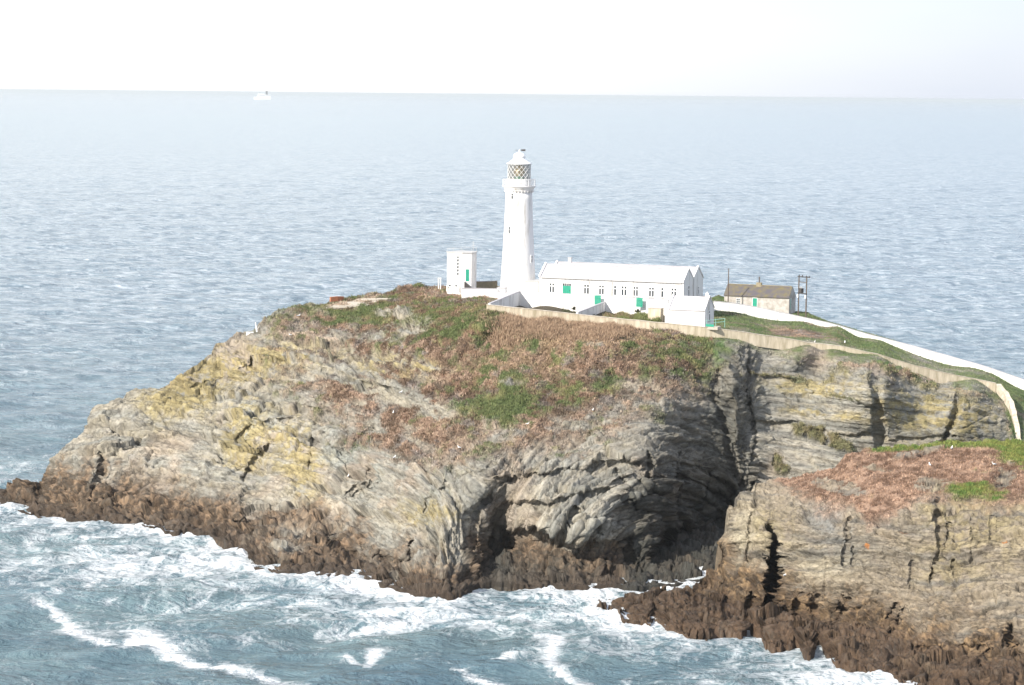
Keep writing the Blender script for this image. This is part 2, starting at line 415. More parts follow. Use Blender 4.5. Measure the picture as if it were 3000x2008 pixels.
INNER_A = [(250, 1480, 398), (250, 1350, 410), (250, 1290, 417), (150, 1440, 408), (500, 1480, 396), (500, 1300, 412), (500, 1200, 422), (350, 1250, 418), (350, 1400, 406),
  (650, 1500, 389), (650, 1350, 402), (650, 1200, 417), (650, 1080, 432),
  (800, 1600, 362), (800, 1540, 376), (800, 1500, 386), (800, 1400, 395), (800, 1250, 409), (800, 1100, 424), (800, 1000, 437), (950, 1610, 361), (950, 1540, 375),
  (1100, 1600, 360), (1100, 1500, 371), (1100, 1400, 380), (1100, 1250, 395), (1100, 1100, 412), (1100, 980, 428), (1100, 900, 450),
  (1350, 1650, 346), (1350, 1500, 354), (1350, 1420, 360), (1350, 1350, 367), (1350, 1200, 384), (1350, 1050, 400), (1350, 930, 416), (1350, 880, 446), (1240, 935, 424), (1500, 1050, 397.5), (1500, 1150, 385.5), (1440, 980, 405.5),
  (1450, 1600, 356), (1450, 1450, 360), (1450, 1390, 360), (1450, 1320, 367), (1600, 1650, 350), (1600, 1560, 351), (1600, 1420, 356), (1600, 1320, 366), (1600, 1200, 379), (1600, 1050, 396), (1600, 940, 410.5),
  (1800, 1600, 350), (1800, 1450, 355), (1800, 1350, 362), (1800, 1250, 372), (1800, 1100, 388), (1800, 968, 406), (1950, 1600, 354), (1950, 1450, 359), (1950, 1350, 365), (1950, 1200, 379), (1950, 1050, 395), (1950, 988, 407),
  (2060, 1600, 376), (2060, 1450, 382), (2060, 1300, 387), (2070, 1150, 393), (2070, 1080, 398), (2080, 1000, 410), (2150, 1500, 387), (2150, 1300, 391), (2150, 1150, 396), (2150, 1060, 402), (2170, 1012, 410.5),
  (2210, 1500, 388), (2210, 1400, 392), (2210, 1200, 399), (2210, 1050, 410), (2400, 1400, 393), (2400, 1200, 402), (2400, 1090, 413.5), (2400, 1045, 416.5), (2550, 1300, 398), (2700, 1350, 398), (2700, 1200, 407), (2700, 1118, 418), (2900, 1300, 406), (2900, 1158, 421),
  (3100, 1400, 405), (2200, 960, 432), (2371, 1004, 419.5), (2450, 965, 448), (2363, 948, 457), (2213, 930, 462), (2100, 912, 462), (2100, 950, 430), (2570, 1040, 420), (2570, 1003, 448), (2854, 1110, 426), (2854, 1080, 446), (3000, 1150, 440), (3000, 1250, 415), (2975, 1290, 410),
  (1430, 915, 410), (1500, 935, 410.5), (1550, 925, 422), (1550, 898, 441), (1700, 928, 424), (1700, 905, 441), (1850, 940, 424), (1850, 908, 441), (2000, 935, 430), (1550, 871, 450), (1750, 873, 452), (1950, 877, 452), (1440, 868, 452), (1300, 860, 458), (1250, 885, 447)]
def shore_pts(sh):
    return [(x, y, float(YSEA(x, y))) for x, y in sh]
BED_CX, BED_CY = 1925.0, 1680.0
def bedA(px, py):                        # bedding coordinate of the folded strata (metres across the beds)
    w = sst(1250, 1560, px + 0.35 * (py - 1400))
    w = w * (1 - sst(2150, 2230, px))
    left = (py * 0.95 - (px - 600) * np.interp(px, [200, 700, 1300], [0.02, 0.20, 0.33])) / 17.0
    ark = 92.0 - np.hypot((px - BED_CX), (py - BED_CY) * 1.05) / 17.0
    right = (py - (px - 2200) * 0.13) / 17.0
    wr = sst(2170, 2230, px)
    return left * (1 - w) * (1 - wr) + ark * w + right * wr
def carve(px, py, pts, w, d):            # joint or gully: narrow cut of given width (px) and depth (m)
    dist, t = polydist(px, py, pts)
    wid = np.interp(t, [0, 0.15, .85, 1], [w * .4, w, w, w * .4])
    k = .75 if w < 12 else 1.0
    return d * k * np.exp(-(dist / (wid * k)) ** 2)
def step(px, py, pts, d, w=6.0, ln=60.0):   # ledge: the rock on the far side of the line is set back by d
    dist, t = polydist(px, py, pts)
    a = np.array(pts, float); yl = np.interp(px, a[:, 0], a[:, 1])
    fade = sst(a[0, 0] - 20, a[0, 0] + 30, px) * (1 - sst(a[-1, 0] - 30, a[-1, 0] + 20, px))
    s = sst(-w, w, py - yl) * np.exp(-np.maximum(py - yl, 0) / ln)
    return d * s * fade

def warp(px, py, seed, a=14.0, sc=60.0):
    q = np.stack([px.ravel() / sc, py.ravel() / sc, np.full(px.size, 0.5)], 1)
    return px + a * fbm(q, 3, seed).reshape(px.shape), py + a * fbm(q, 3, seed + 50).reshape(px.shape)

def build_island():
    f = rbf([(x, y, Y) for x, y, Y in TOP_A] + shore_pts(SHORE_A) + INNER_A, 0.0004)
    cols = np.concatenate([np.arange(-60, 3050, 3.0), np.arange(3050, 3900, 9.0)])
    nr = 400
    top = line([(a, b) for a, b, c in TOP_A], cols); bot = line(SHORE_A, cols)
    rng = np.random.RandomState(3)
    bot0 = bot.copy()
    bot = bot + 5 * vnoise(np.stack([cols / 26, cols * 0, cols * 0], 1), 5) + 3 * vnoise(np.stack([cols / 9, cols * 0, cols * 0], 1), 6)
    top = top + (1.8 * vnoise(np.stack([cols / 9, cols * 0, cols * 0], 1), 7) + 2.5 * vnoise(np.stack([cols / 30, cols * 0, cols * 0], 1), 8)) * np.interp(cols, [0, 700, 950, 1100], [1, 1, .5, 0.15])
    v = np.linspace(0, 1, nr)[:, None]
    px = np.broadcast_to(cols[None], (nr, len(cols))).copy()
    py = bot[None] * (1 - v) + top[None] * v
    Y = f(px, py)
    wx, wy = warp(px, py, 11, 13, 50); wx2, wy2 = warp(px, py, 12, 5, 11); wx += wx2 - px; wy += wy2 - py
    # joints, gullies and the sea cave
    dY = np.zeros_like(px)
    dY += carve(wx, wy, [(300, 1310), (305, 1370), (285, 1420), (262, 1480)], 11, 2.6)
    dY += carve(wx, wy, [(790, 1300), (735, 1365), (712, 1410)], 8, 2.2)
    dY += carve(wx, wy, [(925, 1240), (915, 1330), (905, 1370)], 8, 2.2) + carve(wx, wy, [(940, 1270), (1000, 1330), (1020, 1375)], 10, 1.8)
    dY += carve(wx, wy, [(1085, 1255), (1040, 1310)], 10, 2.5) + carve(wx, wy, [(1080, 1370), (1075, 1410), (1000, 1440)], 7, 1.8)
    dY += carve(wx, wy, [(690, 1290), (720, 1260), (800, 1235), (880, 1225)], 7, 1.6)
    dY += carve(wx, wy, [(1010, 1460), (1090, 1415)], 9, 2.0)
    dY += carve(wx, wy, [(560, 1130), (650, 1110), (760, 1130)], 8, 1.2) + carve(wx, wy, [(700, 1060), (790, 1050), (860, 1070)], 8, 1.4)
    dY += carve(wx, wy, [(860, 1185), (1000, 1215), (1100, 1245)], 6, 1.2) + carve(wx, wy, [(940, 1080), (1050, 1115), (1180, 1150)], 6, 1.0)
    dY += carve(wx, wy, [(1200, 1590), (1205, 1640), (1160, 1670)], 12, 2.5) + carve(wx, wy, [(970, 1580), (1010, 1620), (1090, 1660)], 16, 3.0)
    dY += carve(wx, wy, [(1100, 1640), (1180, 1655)], 14, 3) + carve(wx, wy, [(690, 1530), (800, 1520)], 7, 2.0)
    dY += carve(wx, wy, [(1340, 1330), (1290, 1420), (1230, 1480)], 8, 1.4) + carve(wx, wy, [(1500, 1300), (1420, 1380), (1330, 1400)], 7, .8)
    # bay left of the cave: dark recess, then undercut under the pale ledge
    dY += 7.0 * np.clip(blob(wx, wy, 1462, 1640, 34, 150, 4), 0, .75) / .75
    dY += carve(wx, wy, [(1378, 1610), (1400, 1500), (1440, 1440)], 13, 2.5)
    yu = np.interp(wx, [1480, 1520, 1600, 1700, 1780, 1840], [1545, 1545, 1562, 1585, 1585, 1600])
    dY += 4.5 * sst(-8, 18, wy - yu) * sst(1455, 1500, px) * (1 - sst(1760, 1850, px)) * np.exp(-np.maximum(wy - yu - 40, 0) / 80)
    dY += -2.6 * np.clip(blob(wx, wy, 1690, 1510, 130, 50, -12), 0, .6) / .6
    dY += carve(wx, wy, [(1685, 1480), (1700, 1560)], 8, 2.2) + carve(wx, wy, [(1745, 1520), (1760, 1570)], 8, 2.0)
    dY += step(wx, wy, [(1480, 1475), (1600, 1470), (1700, 1440), (1800, 1425)], 2.4, 6, 70)
    dY += step(wx, wy, [(1460, 1400), (1560, 1385), (1680, 1375), (1800, 1350), (1900, 1345)], 2.0, 6, 60)
    # arch: nested set-backs of the fold, the deepest is the cave mouth
    r = np.hypot((wx - 1960) / 1.0, (wy - 1690) / 1.12)
    inb = sst(1760, 1840, px) * (1 - sst(2150, 2200, px))
    dY += inb * (2.2 * (1 - sst(296, 302, r)) + 2.0 * (1 - sst(262, 268, r)) + 2.0 * (1 - sst(226, 232, r)))
    for ra_, w_ in ((118, 6), (101, 7), (84, 6), (66, 7), (48, 6)):
        c_, s_ = math.cos(R(ra_)), math.sin(R(ra_))
        dY += carve(wx, wy, [(1960 + 200 * c_, 1690 - 220 * s_), (1960 + 330 * c_, 1690 - 370 * s_)], w_, 2.2)
    cv = np.hypot((wx - 1995) / 100.0, (wy - 1710) / 185.0)
    dY += 30 * (1 - sst(.6, 1.0, cv))
    dY += carve(wx, wy, [(1850, 1580), (1838, 1700)], 8, 3) + carve(wx, wy, [(1770, 1640), (1775, 1700)], 9, 3)
    dY += carve(wx, wy, [(2105, 1080), (2090, 1160), (2120, 1260), (2150, 1400)], 11, 2.2) + carve(wx, wy, [(2190, 1050), (2185, 1150), (2205, 1230), (2200, 1420)], 9, 2.6)
    dY -= carve(wx, wy, [(2140, 1070), (2150, 1160), (2160, 1290)], 14, 2.5)
    # lit quarried wall: two vertical gullies and ledges
    g1 = np.interp(py, [1070, 1200, 1290, 1450], [2560, 2566, 2572, 2580])
    dY += 2.4 * sst(-14, -8, px - g1 + .9 * (wx - px)) * (1 - sst(0, 30, px - g1 + .9 * (wx - px))) * sst(1060, 1085, py)
    g2 = np.interp(py, [1120, 1200, 1260, 1320], [2815, 2806, 2778, 2768])
    dY += 2.6 * np.exp(-((wx - g2) / 8) ** 2) * sst(1115, 1140, py)
    dY += carve(wx, wy, [(2618, 1090), (2632, 1120), (2600, 1135)], 6, 1.5)
    dY += step(wx, wy, [(2190, 1093), (2290, 1103), (2330, 1118)], 1.3, 3, 25) + step(wx, wy, [(2200, 1237), (2330, 1235)], 1.8, 3, 30)
    dY += step(wx, wy, [(2350, 1150), (2560, 1190)], .8, 3, 20) + step(wx, wy, [(2330, 1255), (2560, 1275)], 1.0, 3, 20)
    dY += carve(wx, wy, [(2598, 1288), (2800, 1282)], 5, 1.4)
    Y = Y + dY
    Y = np.minimum(Y, PZ(px, py, np.clip(.02 * (bot0[None] - py), -2, 1.2))[..., 1])
    P = PY(px, py, Y)
    bed = bedA(px, py)
    X, Yw, Z = P[..., 0], P[..., 1], P[..., 2]
    # ---- what covers the ground
    pw = P.reshape(-1, 3)
    nz = lambda s, sc, o=4: fbm(pw * np.array([sc, sc, sc]), o, s).reshape(px.shape)
    n_big, n_mid, n_sm, n_vs = nz(21, 1 / 14.), nz(22, 1 / 4.), nz(23, 1 / 1.3), nz(25, 1 / .5, 2)
    low = [(400, 1200), (560, 1130), (640, 1080), (720, 1060), (850, 1110), (950, 1200), (1060, 1300), (1180, 1370), (1290, 1330), (1400, 1290), (1560, 1300), (1700, 1290), (1840, 1240), (1930, 1180), (2060, 1110), (2110, 1065), (2190, 1010), (2200, 1030), (2300, 1038), (2400, 1050), (2560, 1062), (2700, 1105), (2880, 1150), (2940, 1200), (2960, 1290), (3200, 1400)]
    edge = line(low, px)
    vegmask = sst(-80, 70, edge - py + 110 * n_mid + 60 * n_big + 70 * n_sm)
    vegmask *= sst(660, 980, px + 190 * n_mid + 120 * n_sm + .3 * (1000 - py))
    heather = np.clip(blob(px, py, 1180, 1290, 150, 90, 15) + blob(px, py, 1080, 1180, 190, 50, 20) + blob(px, py, 1000, 1060, 190, 45, 5) + blob(px, py, 1350, 1150, 160, 130) + blob(px, py, 1500, 1280, 260, 60), 0, 1)
    outcrop = np.clip(blob(px, py, 1190, 962, 80, 32, -5) + blob(px, py, 1160, 1060, 190, 26, 8) + 1.0 * blob(px, py, 1200, 1170, 160, 36, 22) + blob(px, py, 900, 1010, 120, 16, 5) + blob(px, py, 1880, 1130, 90, 26, 0) * .9 + blob(px, py, 1130, 1330, 90, 14, 8) + .8 * blob(px, py, 1500, 1130, 40, 12, 0) + .8 * blob(px, py, 1750, 1010, 60, 10, 0) + .8 * blob(px, py, 1700, 1250, 120, 16, -5) + .7 * blob(px, py, 1050, 990, 130, 14, 6) + blob(px, py, 1000, 1100, 180, 26, 20) + blob(px, py, 1155, 920, 60, 10, -3), 0, 1)
    rockin = sst(0.25, 0.60, outcrop * (0.75 + 0.9 * n_sm + .4 * n_mid))
    veg = vegmask * (1 - rockin)
    strand = sst(.1, .42, fbm(np.stack([bed.ravel() / 1.8, pw[:, 0] / 9, pw[:, 1] / 9], 1), 3, 31).reshape(px.shape) + .1)
    veg = np.clip(veg * (1 - .95 * strand * sst(1.0, .3, sst(900, 1500, px) + sst(1150, 900, py) * .6)), 0, 1)
    # ledges of the quarried wall carry ragged turf
    qp = np.clip(.9 * blob(px, py, 2365, 1262, 70, 20, 8) + .85 * blob(px, py, 2280, 1358, 40, 24, 30) + .9 * blob(px, py, 2450, 1300, 60, 22, 20) + .8 * blob(px, py, 2260, 1100, 90, 5, 5) + .8 * blob(px, py, 2340, 1118, 36, 10, 0) + .7 * blob(px, py, 2470, 1165, 60, 5, 10), 0, 1)
    quarry = qp
    veg = np.maximum(veg, sst(.30, .5, qp * (.8 + 1.0 * n_sm)) * (px > 2200))
    green = .92 * sst(-.30, .50, .9 * n_mid + .8 * n_sm + .6 * n_vs + .55 * worley(pw / 2.6 + .4 * fbm(pw / 1.2, 3, 67)[:, None], 180)[0].reshape(px.shape) + 1.0 * (blob(px, py, 1420, 1180, 120, 110) + blob(px, py, 1260, 945, 190, 55) * 1.1 + blob(px, py, 1020, 920, 110, 30) * .9 + blob(px, py, 1480, 1220, 90, 60) + blob(px, py, 1590, 1010, 40, 30) + blob(px, py, 2050, 1040, 120, 50) * 1.0 + blob(px, py, 1750, 1130, 110, 50) * .6 + blob(px, py, 1850, 1020, 40, 14) + blob(px, py, 1640, 1150, 60, 30)) - .55 * heather - .32 - .3 * blob(px, py, 1650, 990, 230, 60))
    lawn = (px > 2085) & (py < edge + 4)
    green = np.where((px > 2200) & (py > edge + 20), .55 + .35 * n_sm, green)
    green = np.where(lawn, sst(-.75, -.1, n_mid + .4 * n_sm - 1.3 * blob(px, py, 2330, 975, 70, 13, 5)), green)
    brown = np.array([.12, .082, .056]); pinkb = np.array([.33, .235, .175]); straw = np.array([.40, .30, .19]); gr = np.array([.09, .125, .045]); gr2 = np.array([.20, .20, .085])
    mixw = sst(-.35, .45, n_sm + .3 * n_mid + .6 * n_vs)[..., None]
    cv1, ct1, ce1 = [a.reshape(px.shape) for a in worley(pw / 2.1 + .35 * fbm(pw / 1.2, 3, 65)[:, None], 160)]
    cv2, ct2, ce2 = [a.reshape(px.shape) for a in worley(pw / 5.0 + .35 * fbm(pw / 2.5, 3, 66)[:, None], 170)]
    clump = .6 * cv1 + .4 * cv2
    bcol = brown * (1 - mixw) + pinkb * mixw
    rust = .7 * sst(.2, .6, clump)[..., None]; mauve = sst(-.25, -.6, clump)[..., None]
    bcol = bcol * (1 - rust) + (np.array([.24, .15, .105]) * (1 - mixw) + np.array([.40, .295, .22]) * mixw) * rust
    bcol = bcol * (1 - mauve) + (np.array([.13, .105, .09]) * (1 - mixw) + np.array([.29, .25, .23]) * mixw) * mauve
    st = np.clip(1.15 * blob(px, py, 1650, 975, 200, 45, 3) + .5 * blob(px, py, 1500, 1070, 130, 60) + .5 * blob(px, py, 1000, 925, 160, 14), 0, 1)[..., None]
    bcol = bcol * (1 - st) + (straw * (1 - mixw) + pinkb * mixw) * st
    gmix = sst(-.4, .3, nz(24, 1 / 2.2) + .2)[..., None]
    gcol = gr * gmix + gr2 * (1 - gmix)
    gcol = np.where(lawn[..., None], (np.array([.075, .125, .042]) * (1 - gmix) + np.array([.12, .15, .065]) * gmix) * (1 + .5 * n_sm[..., None]), gcol)
    vcol = bcol * (1 - green[..., None]) + gcol * green[..., None]
    # rock
    sb = fbm(np.stack([bed.ravel() * 1.1, pw[:, 0] / 16, pw[:, 1] / 16], 1), 5, 41).reshape(px.shape)
    pale = np.array([.35, .325, .275]); grey = np.array([.265, .262, .235]); pink = np.array([.39, .31, .24]); darkr = np.array([.20, .185, .165]); ochre = np.array([.36, .295, .13])
    k1 = sst(-.35, .35, sb)[..., None]
    rock = grey * (1 - k1) + pale * k1
    k2 = (sst(.0, .5, nz(42, 1 / 9.)) * .55)[..., None]; rock = rock * (1 - k2) + pink * k2
    k2b = (np.clip(blob(px, py, 1150, 1390, 160, 90, 10) + blob(px, py, 760, 1260, 130, 70) + blob(px, py, 1000, 1350, 120, 60), 0, 1) * sst(-.3, .2, n_mid) * .6)[..., None]
    rock = rock * (1 - k2b) + np.array([.36, .39, .37]) * k2b
    k3 = (sst(.15, .5, nz(43, 1 / 1.1) - .25 * sb) * .45)[..., None]; rock = rock * (1 - k3) + darkr * k3
    lich = np.clip(.95 * blob(px, py, 560, 1130, 130, 60, -35) + .9 * blob(px, py, 740, 1060, 200, 40, -10) + .9 * blob(px, py, 720, 1280, 70, 90) + .8 * blob(px, py, 880, 1340, 60, 110, -20) + .6 * blob(px, py, 1180, 1080, 170, 40) + .6 * blob(px, py, 1260, 1500, 90, 35) + .5 * blob(px, py, 560, 1000, 80, 60, -30)
                   + .95 * blob(px, py, 2700, 1200, 120, 60) + .8 * blob(px, py, 2380, 1140, 110, 22, 5) + .6 * blob(px, py, 2400, 1210, 120, 16, 8) + .7 * blob(px, py, 2850, 1230, 60, 60) + .4 * blob(px, py, 2480, 1100, 90, 20), 0, 1)
    kl = (sst(.02, 1.0, (lich + .15) * (.85 + .7 * n_mid + 1.2 * n_sm + 1.1 * sb + .6 * n_vs)) * .8)[..., None]
    rock = rock * (1 - kl) + ochre * kl
    # weed and wet rock near the tide line
    tide = np.interp(px, [0, 200, 520, 700, 1000, 1300, 1420, 1560, 1900, 2200], [5.5, 7.0, 4.0, 3.0, 3.6, 3.4, 3.4, 4.0, 4.0, 3.5])
    kt = sst(2.2, -2.2, Z - tide - 3.2 * n_mid - 2.6 * n_big - 1.4 * n_sm)[..., None]
    weed = np.array([.10, .07, .048]) * (1 - mixw) + np.array([.27, .19, .125]) * mixw
    blk = (.75 * sst(-.02, .32, nz(45, 1 / .8, 3) + .5 * n_sm + .10 * (tide - 1.2 * Z) / 3))[..., None]
    weed = weed * (1 - blk) + np.array([.045, .035, .026]) * blk
    rock = rock * (1 - kt) + weed * kt
    kd = sst(1.5, .3, Z - .9 * n_sm)[..., None]
    rock = rock * (1 - kd) + np.array([.075, .055, .04]) * kd
    # shade of the sea cave, clefts and right flank painted into the rock
    shade_m = np.clip(sst(320, 205, r) * inb * sst(1800, 1880, px + 60 * n_mid) + .8 * blob(px, py, 2130, 1250, 70, 260) + .5 * blob(px, py, 1990, 1330, 130, 110) + .9 * blob(px, py, 1462, 1600, 45, 130) + .6 * blob(px, py, 1620, 1665, 150, 50), 0, 1) * .88 * (.75 + .35 * sst(-.3, .3, sb + n_mid))
    rock = rock * (1 - shade_m[..., None]) + np.array([.055, .056, .05]) * shade_m[..., None]
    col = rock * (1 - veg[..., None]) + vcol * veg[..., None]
    # concrete path and slabs by the west end of the plateau
    pth = np.clip(blob(px, py, 1040, 893, 90, 7, -12) * 1.2 + blob(px, py, 900, 985, 110, 5, 4), 0, 1)
    kp = sst(.35, .6, pth)[..., None]; col = col * (1 - kp) + np.array([.42, .34, .27]) * kp
    soil = sst(0, 6, px - 1440) * (py > 886) * (py < line([(1440, 905), (1650, 917), (1950, 950)], px) + 40) * (py < edge) * (px < 1950) * (px > 1440) * (Yw > 413.5)
    col = np.where(soil[..., None] > .5, np.array([.085, .07, .045]) * (1 + .5 * n_sm[..., None]), col)
    # ---- relief: fractured beds on rock, hummocks on turf
    rk = (1 - veg) * (1 - kp[..., 0])
    flat = np.where((py < edge - 4) & (px > 1425) & (Yw > 411.5), 0.0, 1.0)
    flat = flat * np.where((px > 1240) & (Yw > 448), 0.15, 1.0)
    dy = np.gradient(P, axis=0); dx = np.gradient(P, axis=1)
    Nn = np.cross(dx, dy); Nn /= np.linalg.norm(Nn, axis=-1, keepdims=True) + 1e-9
    Nn = np.where((Nn[..., 1:2] > 0), -Nn, Nn)
    for _ in range(6):
        Nn[1:-1, 1:-1] = (Nn[1:-1, 1:-1] * 2 + Nn[:-2, 1:-1] + Nn[2:, 1:-1] + Nn[1:-1, :-2] + Nn[1:-1, 2:]) / 6
    Nn /= np.linalg.norm(Nn, axis=-1, keepdims=True) + 1e-9
    wv = fbm(pw / 5.0, 3, 61) * 0.8
    b1 = bed.ravel()
    def blocks(La, Ls, seed):
        q = np.stack([pw[:, 0] / La + .3 * wv, b1 / Ls + .25 * wv, pw[:, 1] / La], 1)
        return [a.reshape(px.shape) for a in worley(q, seed)]
    v1, t1, e1 = blocks(9.0, 3.0, 100)
    v2, t2, e2 = blocks(3.6, 1.1, 110)
    v3, t3, e3 = blocks(1.5, .55, 120)
    v4, t4, e4 = blocks(.62, .26, 130)
    sb2 = fbm(np.stack([b1 * 3.0, pw[:, 0] / 7, pw[:, 1] / 7], 1), 4, 44).reshape(px.shape)
    vb, tb, eb = blocks(17.0, 5.0, 90)
    disp = rk * (.9 * vb * (px < 1500) + 1.6 * tb * (px < 1500) + .55 * v1 + 1.15 * t1 + .22 * v2 + .40 * t2 + .09 * v3 + .16 * t3 + .05 * v4 + .07 * t4 - .16 * (1 - sst(0, .09, e2)) - .08 * (1 - sst(0, .12, e3)) - .3 * (1 - sst(0, .05, e1)) + .40 * sb + .22 * sb2 + .2 * n_sm)
    joint_shade = (rk * .5 * np.maximum((1 - sst(0, .10, e2)) * .8, (1 - sst(0, .12, e3)) * .6) * sst(-.3, .2, n_mid + n_sm))[..., None]  # shade of the cracks painted dark along the block joints
    col = col * (1 - joint_shade) + np.array([.11, .10, .085]) * joint_shade
    smooth_slab = np.clip(blob(px, py, 700, 1420, 320, 110, 10) + blob(px, py, 2400, 1180, 200, 160) + blob(px, py, 2700, 1200, 130, 110), 0, 1)
    bwall = sst(2195, 2230, px) * (1 - veg)
    disp *= (1 - .35 * smooth_slab) * (1 - .45 * bwall)
    la, lea = layers(bed, pw, 1.5, 500); lb, leb = layers(bed, pw, 4.2, 520)
    disp += rk * (1 - .4 * bwall) * (.55 * la + .9 * lb - .22 * lea - .35 * leb)
    lt = (rk * (.16 * la + .14 * lb - .30 * lea - .28 * leb))[..., None]
    col = col * (1 + lt)
    vt, tt_, et = [a.reshape(px.shape) for a in worley(pw / np.array([5.5, 4.5, 2.6]) + .3 * wv[:, None], 140)]
    vu, tu, eu = [a.reshape(px.shape) for a in worley(pw / np.array([2.3, 2.0, 1.1]) + .3 * wv[:, None], 150)]
    kq = kt[..., 0] * rk
    la_t = layers(pw[:, 2] + .12 * pw[:, 0] + .5 * wv, pw, 1.1, 540)[0].reshape(px.shape)
    disp = disp * (1 - .75 * kq) + kq * (.35 * n_sm + .2 * n_vs + .5 * la_t + .3 * vt + 1.3 * tt_ + .22 * vu + .8 * tu - .5 * (1 - sst(0, .10, et)) - .2 * (1 - sst(0, .1, eu)))
    disp += veg * (.45 * n_mid + .30 * n_sm + .5 * n_big + .45 * sst(0, .5, ce1) + .25 * cv1)
    crag = sst(3.5, 1.0, Z) * rk
    disp += crag * (.5 * n_mid + .3 * n_sm)
    disp *= flat
    endf = sst(0, .012, v) * np.ones_like(px); endf[-1] = .35
    P = P + Nn * (disp * np.maximum(endf, .3))[..., None]
    # ---- below the water and down the far side
    under = []
    for dz, dyy in ((-5.0, -2.5), (-2.2, -1.0), (-.8, -.3)):
        q = P[0].copy(); q[:, 2] = dz; q[:, 1] += dyy; under.append(q)
    back = []
    tp = P[-1]
    plate = sst(900, 1200, cols)
    for k, s in enumerate((.12, .3, .55, .8, 1.0)):
        q = tp.copy()
        q[:, 1] += 4 + s * np.interp(cols, [0, 600, 1200, 2300, 3200], [10, 26, 40, 30, 26])
        q[:, 2] = tp[:, 2] * (1 - s ** 1.7) - 5 * s + .8 * vnoise(np.stack([cols / 20, cols * 0 + k, cols * 0], 1), 9)
        back.append(q)
    G = np.concatenate([np.stack(under), P, np.stack(back)], 0)
    def ext(a, bt, bk): return np.concatenate([np.repeat(a[:1], 3, 0) * 0 + bt, a, np.repeat(a[-1:], 5, 0)], 0)
    colx = np.concatenate([np.repeat(col[:1], 3, 0), col, np.repeat(col[-1:], 5, 0)], 0)
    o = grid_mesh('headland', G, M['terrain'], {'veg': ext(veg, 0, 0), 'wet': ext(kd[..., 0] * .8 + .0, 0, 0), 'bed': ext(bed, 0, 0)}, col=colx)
    tag(o, kind='structure')
    return dict(col=col, px=px, py=py, P=P, N=Nn, veg=veg, green=green, straw=st[..., 0], shore=P[0], lawn=lawn, edge=edge, flat=flat, heath=heather)
ISL = build_island()

# ------------------------------------------------------------------ near promontory
SHORE_C = [(1735, 1800), (1745, 1788), (1830, 1812), (1915, 1806), (1905, 1825), (1960, 1850), (2040, 1862), (2130, 1858), (2190, 1842), (2170, 1872), (2260, 1890), (2330, 1885), (2400, 1890), (2370, 1925), (2450, 1945), (2600, 1975), (2700, 1996), (2850, 2018), (3000, 2050), (3200, 2100), (3900, 2240)]
TOP_C = [(1735, 1792, 330), (1745, 1776, 330), (1790, 1760, 331), (1880, 1744, 332), (1920, 1736, 333), (2030, 1728, 335), (2045, 1705, 338), (2067, 1684, 343), (2090, 1662, 344), (2111, 1638, 345), (2117, 1561, 346), (2128, 1484, 347), (2150, 1468, 347), (2168, 1448, 348), (2208, 1444, 348), (2212, 1414, 349), (2260, 1410, 350), (2309, 1404, 351), (2381, 1385, 352), (2443, 1370, 353), (2479, 1334, 354), (2546, 1315, 356), (2670, 1305, 358), (2824, 1295, 361), (2979, 1292, 363), (3200, 1300, 366), (3900, 1330, 376)]
INNER_C = [(1850, 1785, 327.5), (1950, 1790, 326), (2100, 1800, 326), (2100, 1720, 334), (2150, 1650, 337), (2160, 1560, 341), (2170, 1480, 346), (2240, 1800, 322), (2240, 1650, 331), (2240, 1540, 337), (2240, 1460, 345),
  (2330, 1850, 316), (2330, 1750, 321), (2330, 1600, 327), (2330, 1500, 332), (2330, 1440, 343), (2500, 1900, 307), (2500, 1750, 315), (2500, 1600, 320), (2500, 1500, 325), (2500, 1400, 342), (2700, 1920, 299), (2700, 1750, 310), (2700, 1600, 316), (2700, 1500, 319.5), (2700, 1440, 328), (2700, 1370, 343),
  (2900, 1950, 293), (2900, 1800, 301), (2900, 1650, 309), (2900, 1500, 316), (2900, 1420, 328), (2900, 1350, 345), (3100, 1950, 291), (3100, 1750, 301), (3100, 1500, 314), (3100, 1400, 330), (3500, 1950, 282), (3500, 1500, 312), (3900, 2000, 268), (3900, 1500, 318)]
def monoline(pts, x):
    a = np.array(pts, float); o = np.argsort(a[:, 0], kind='stable'); return np.interp(x, a[o, 0], a[o, 1])
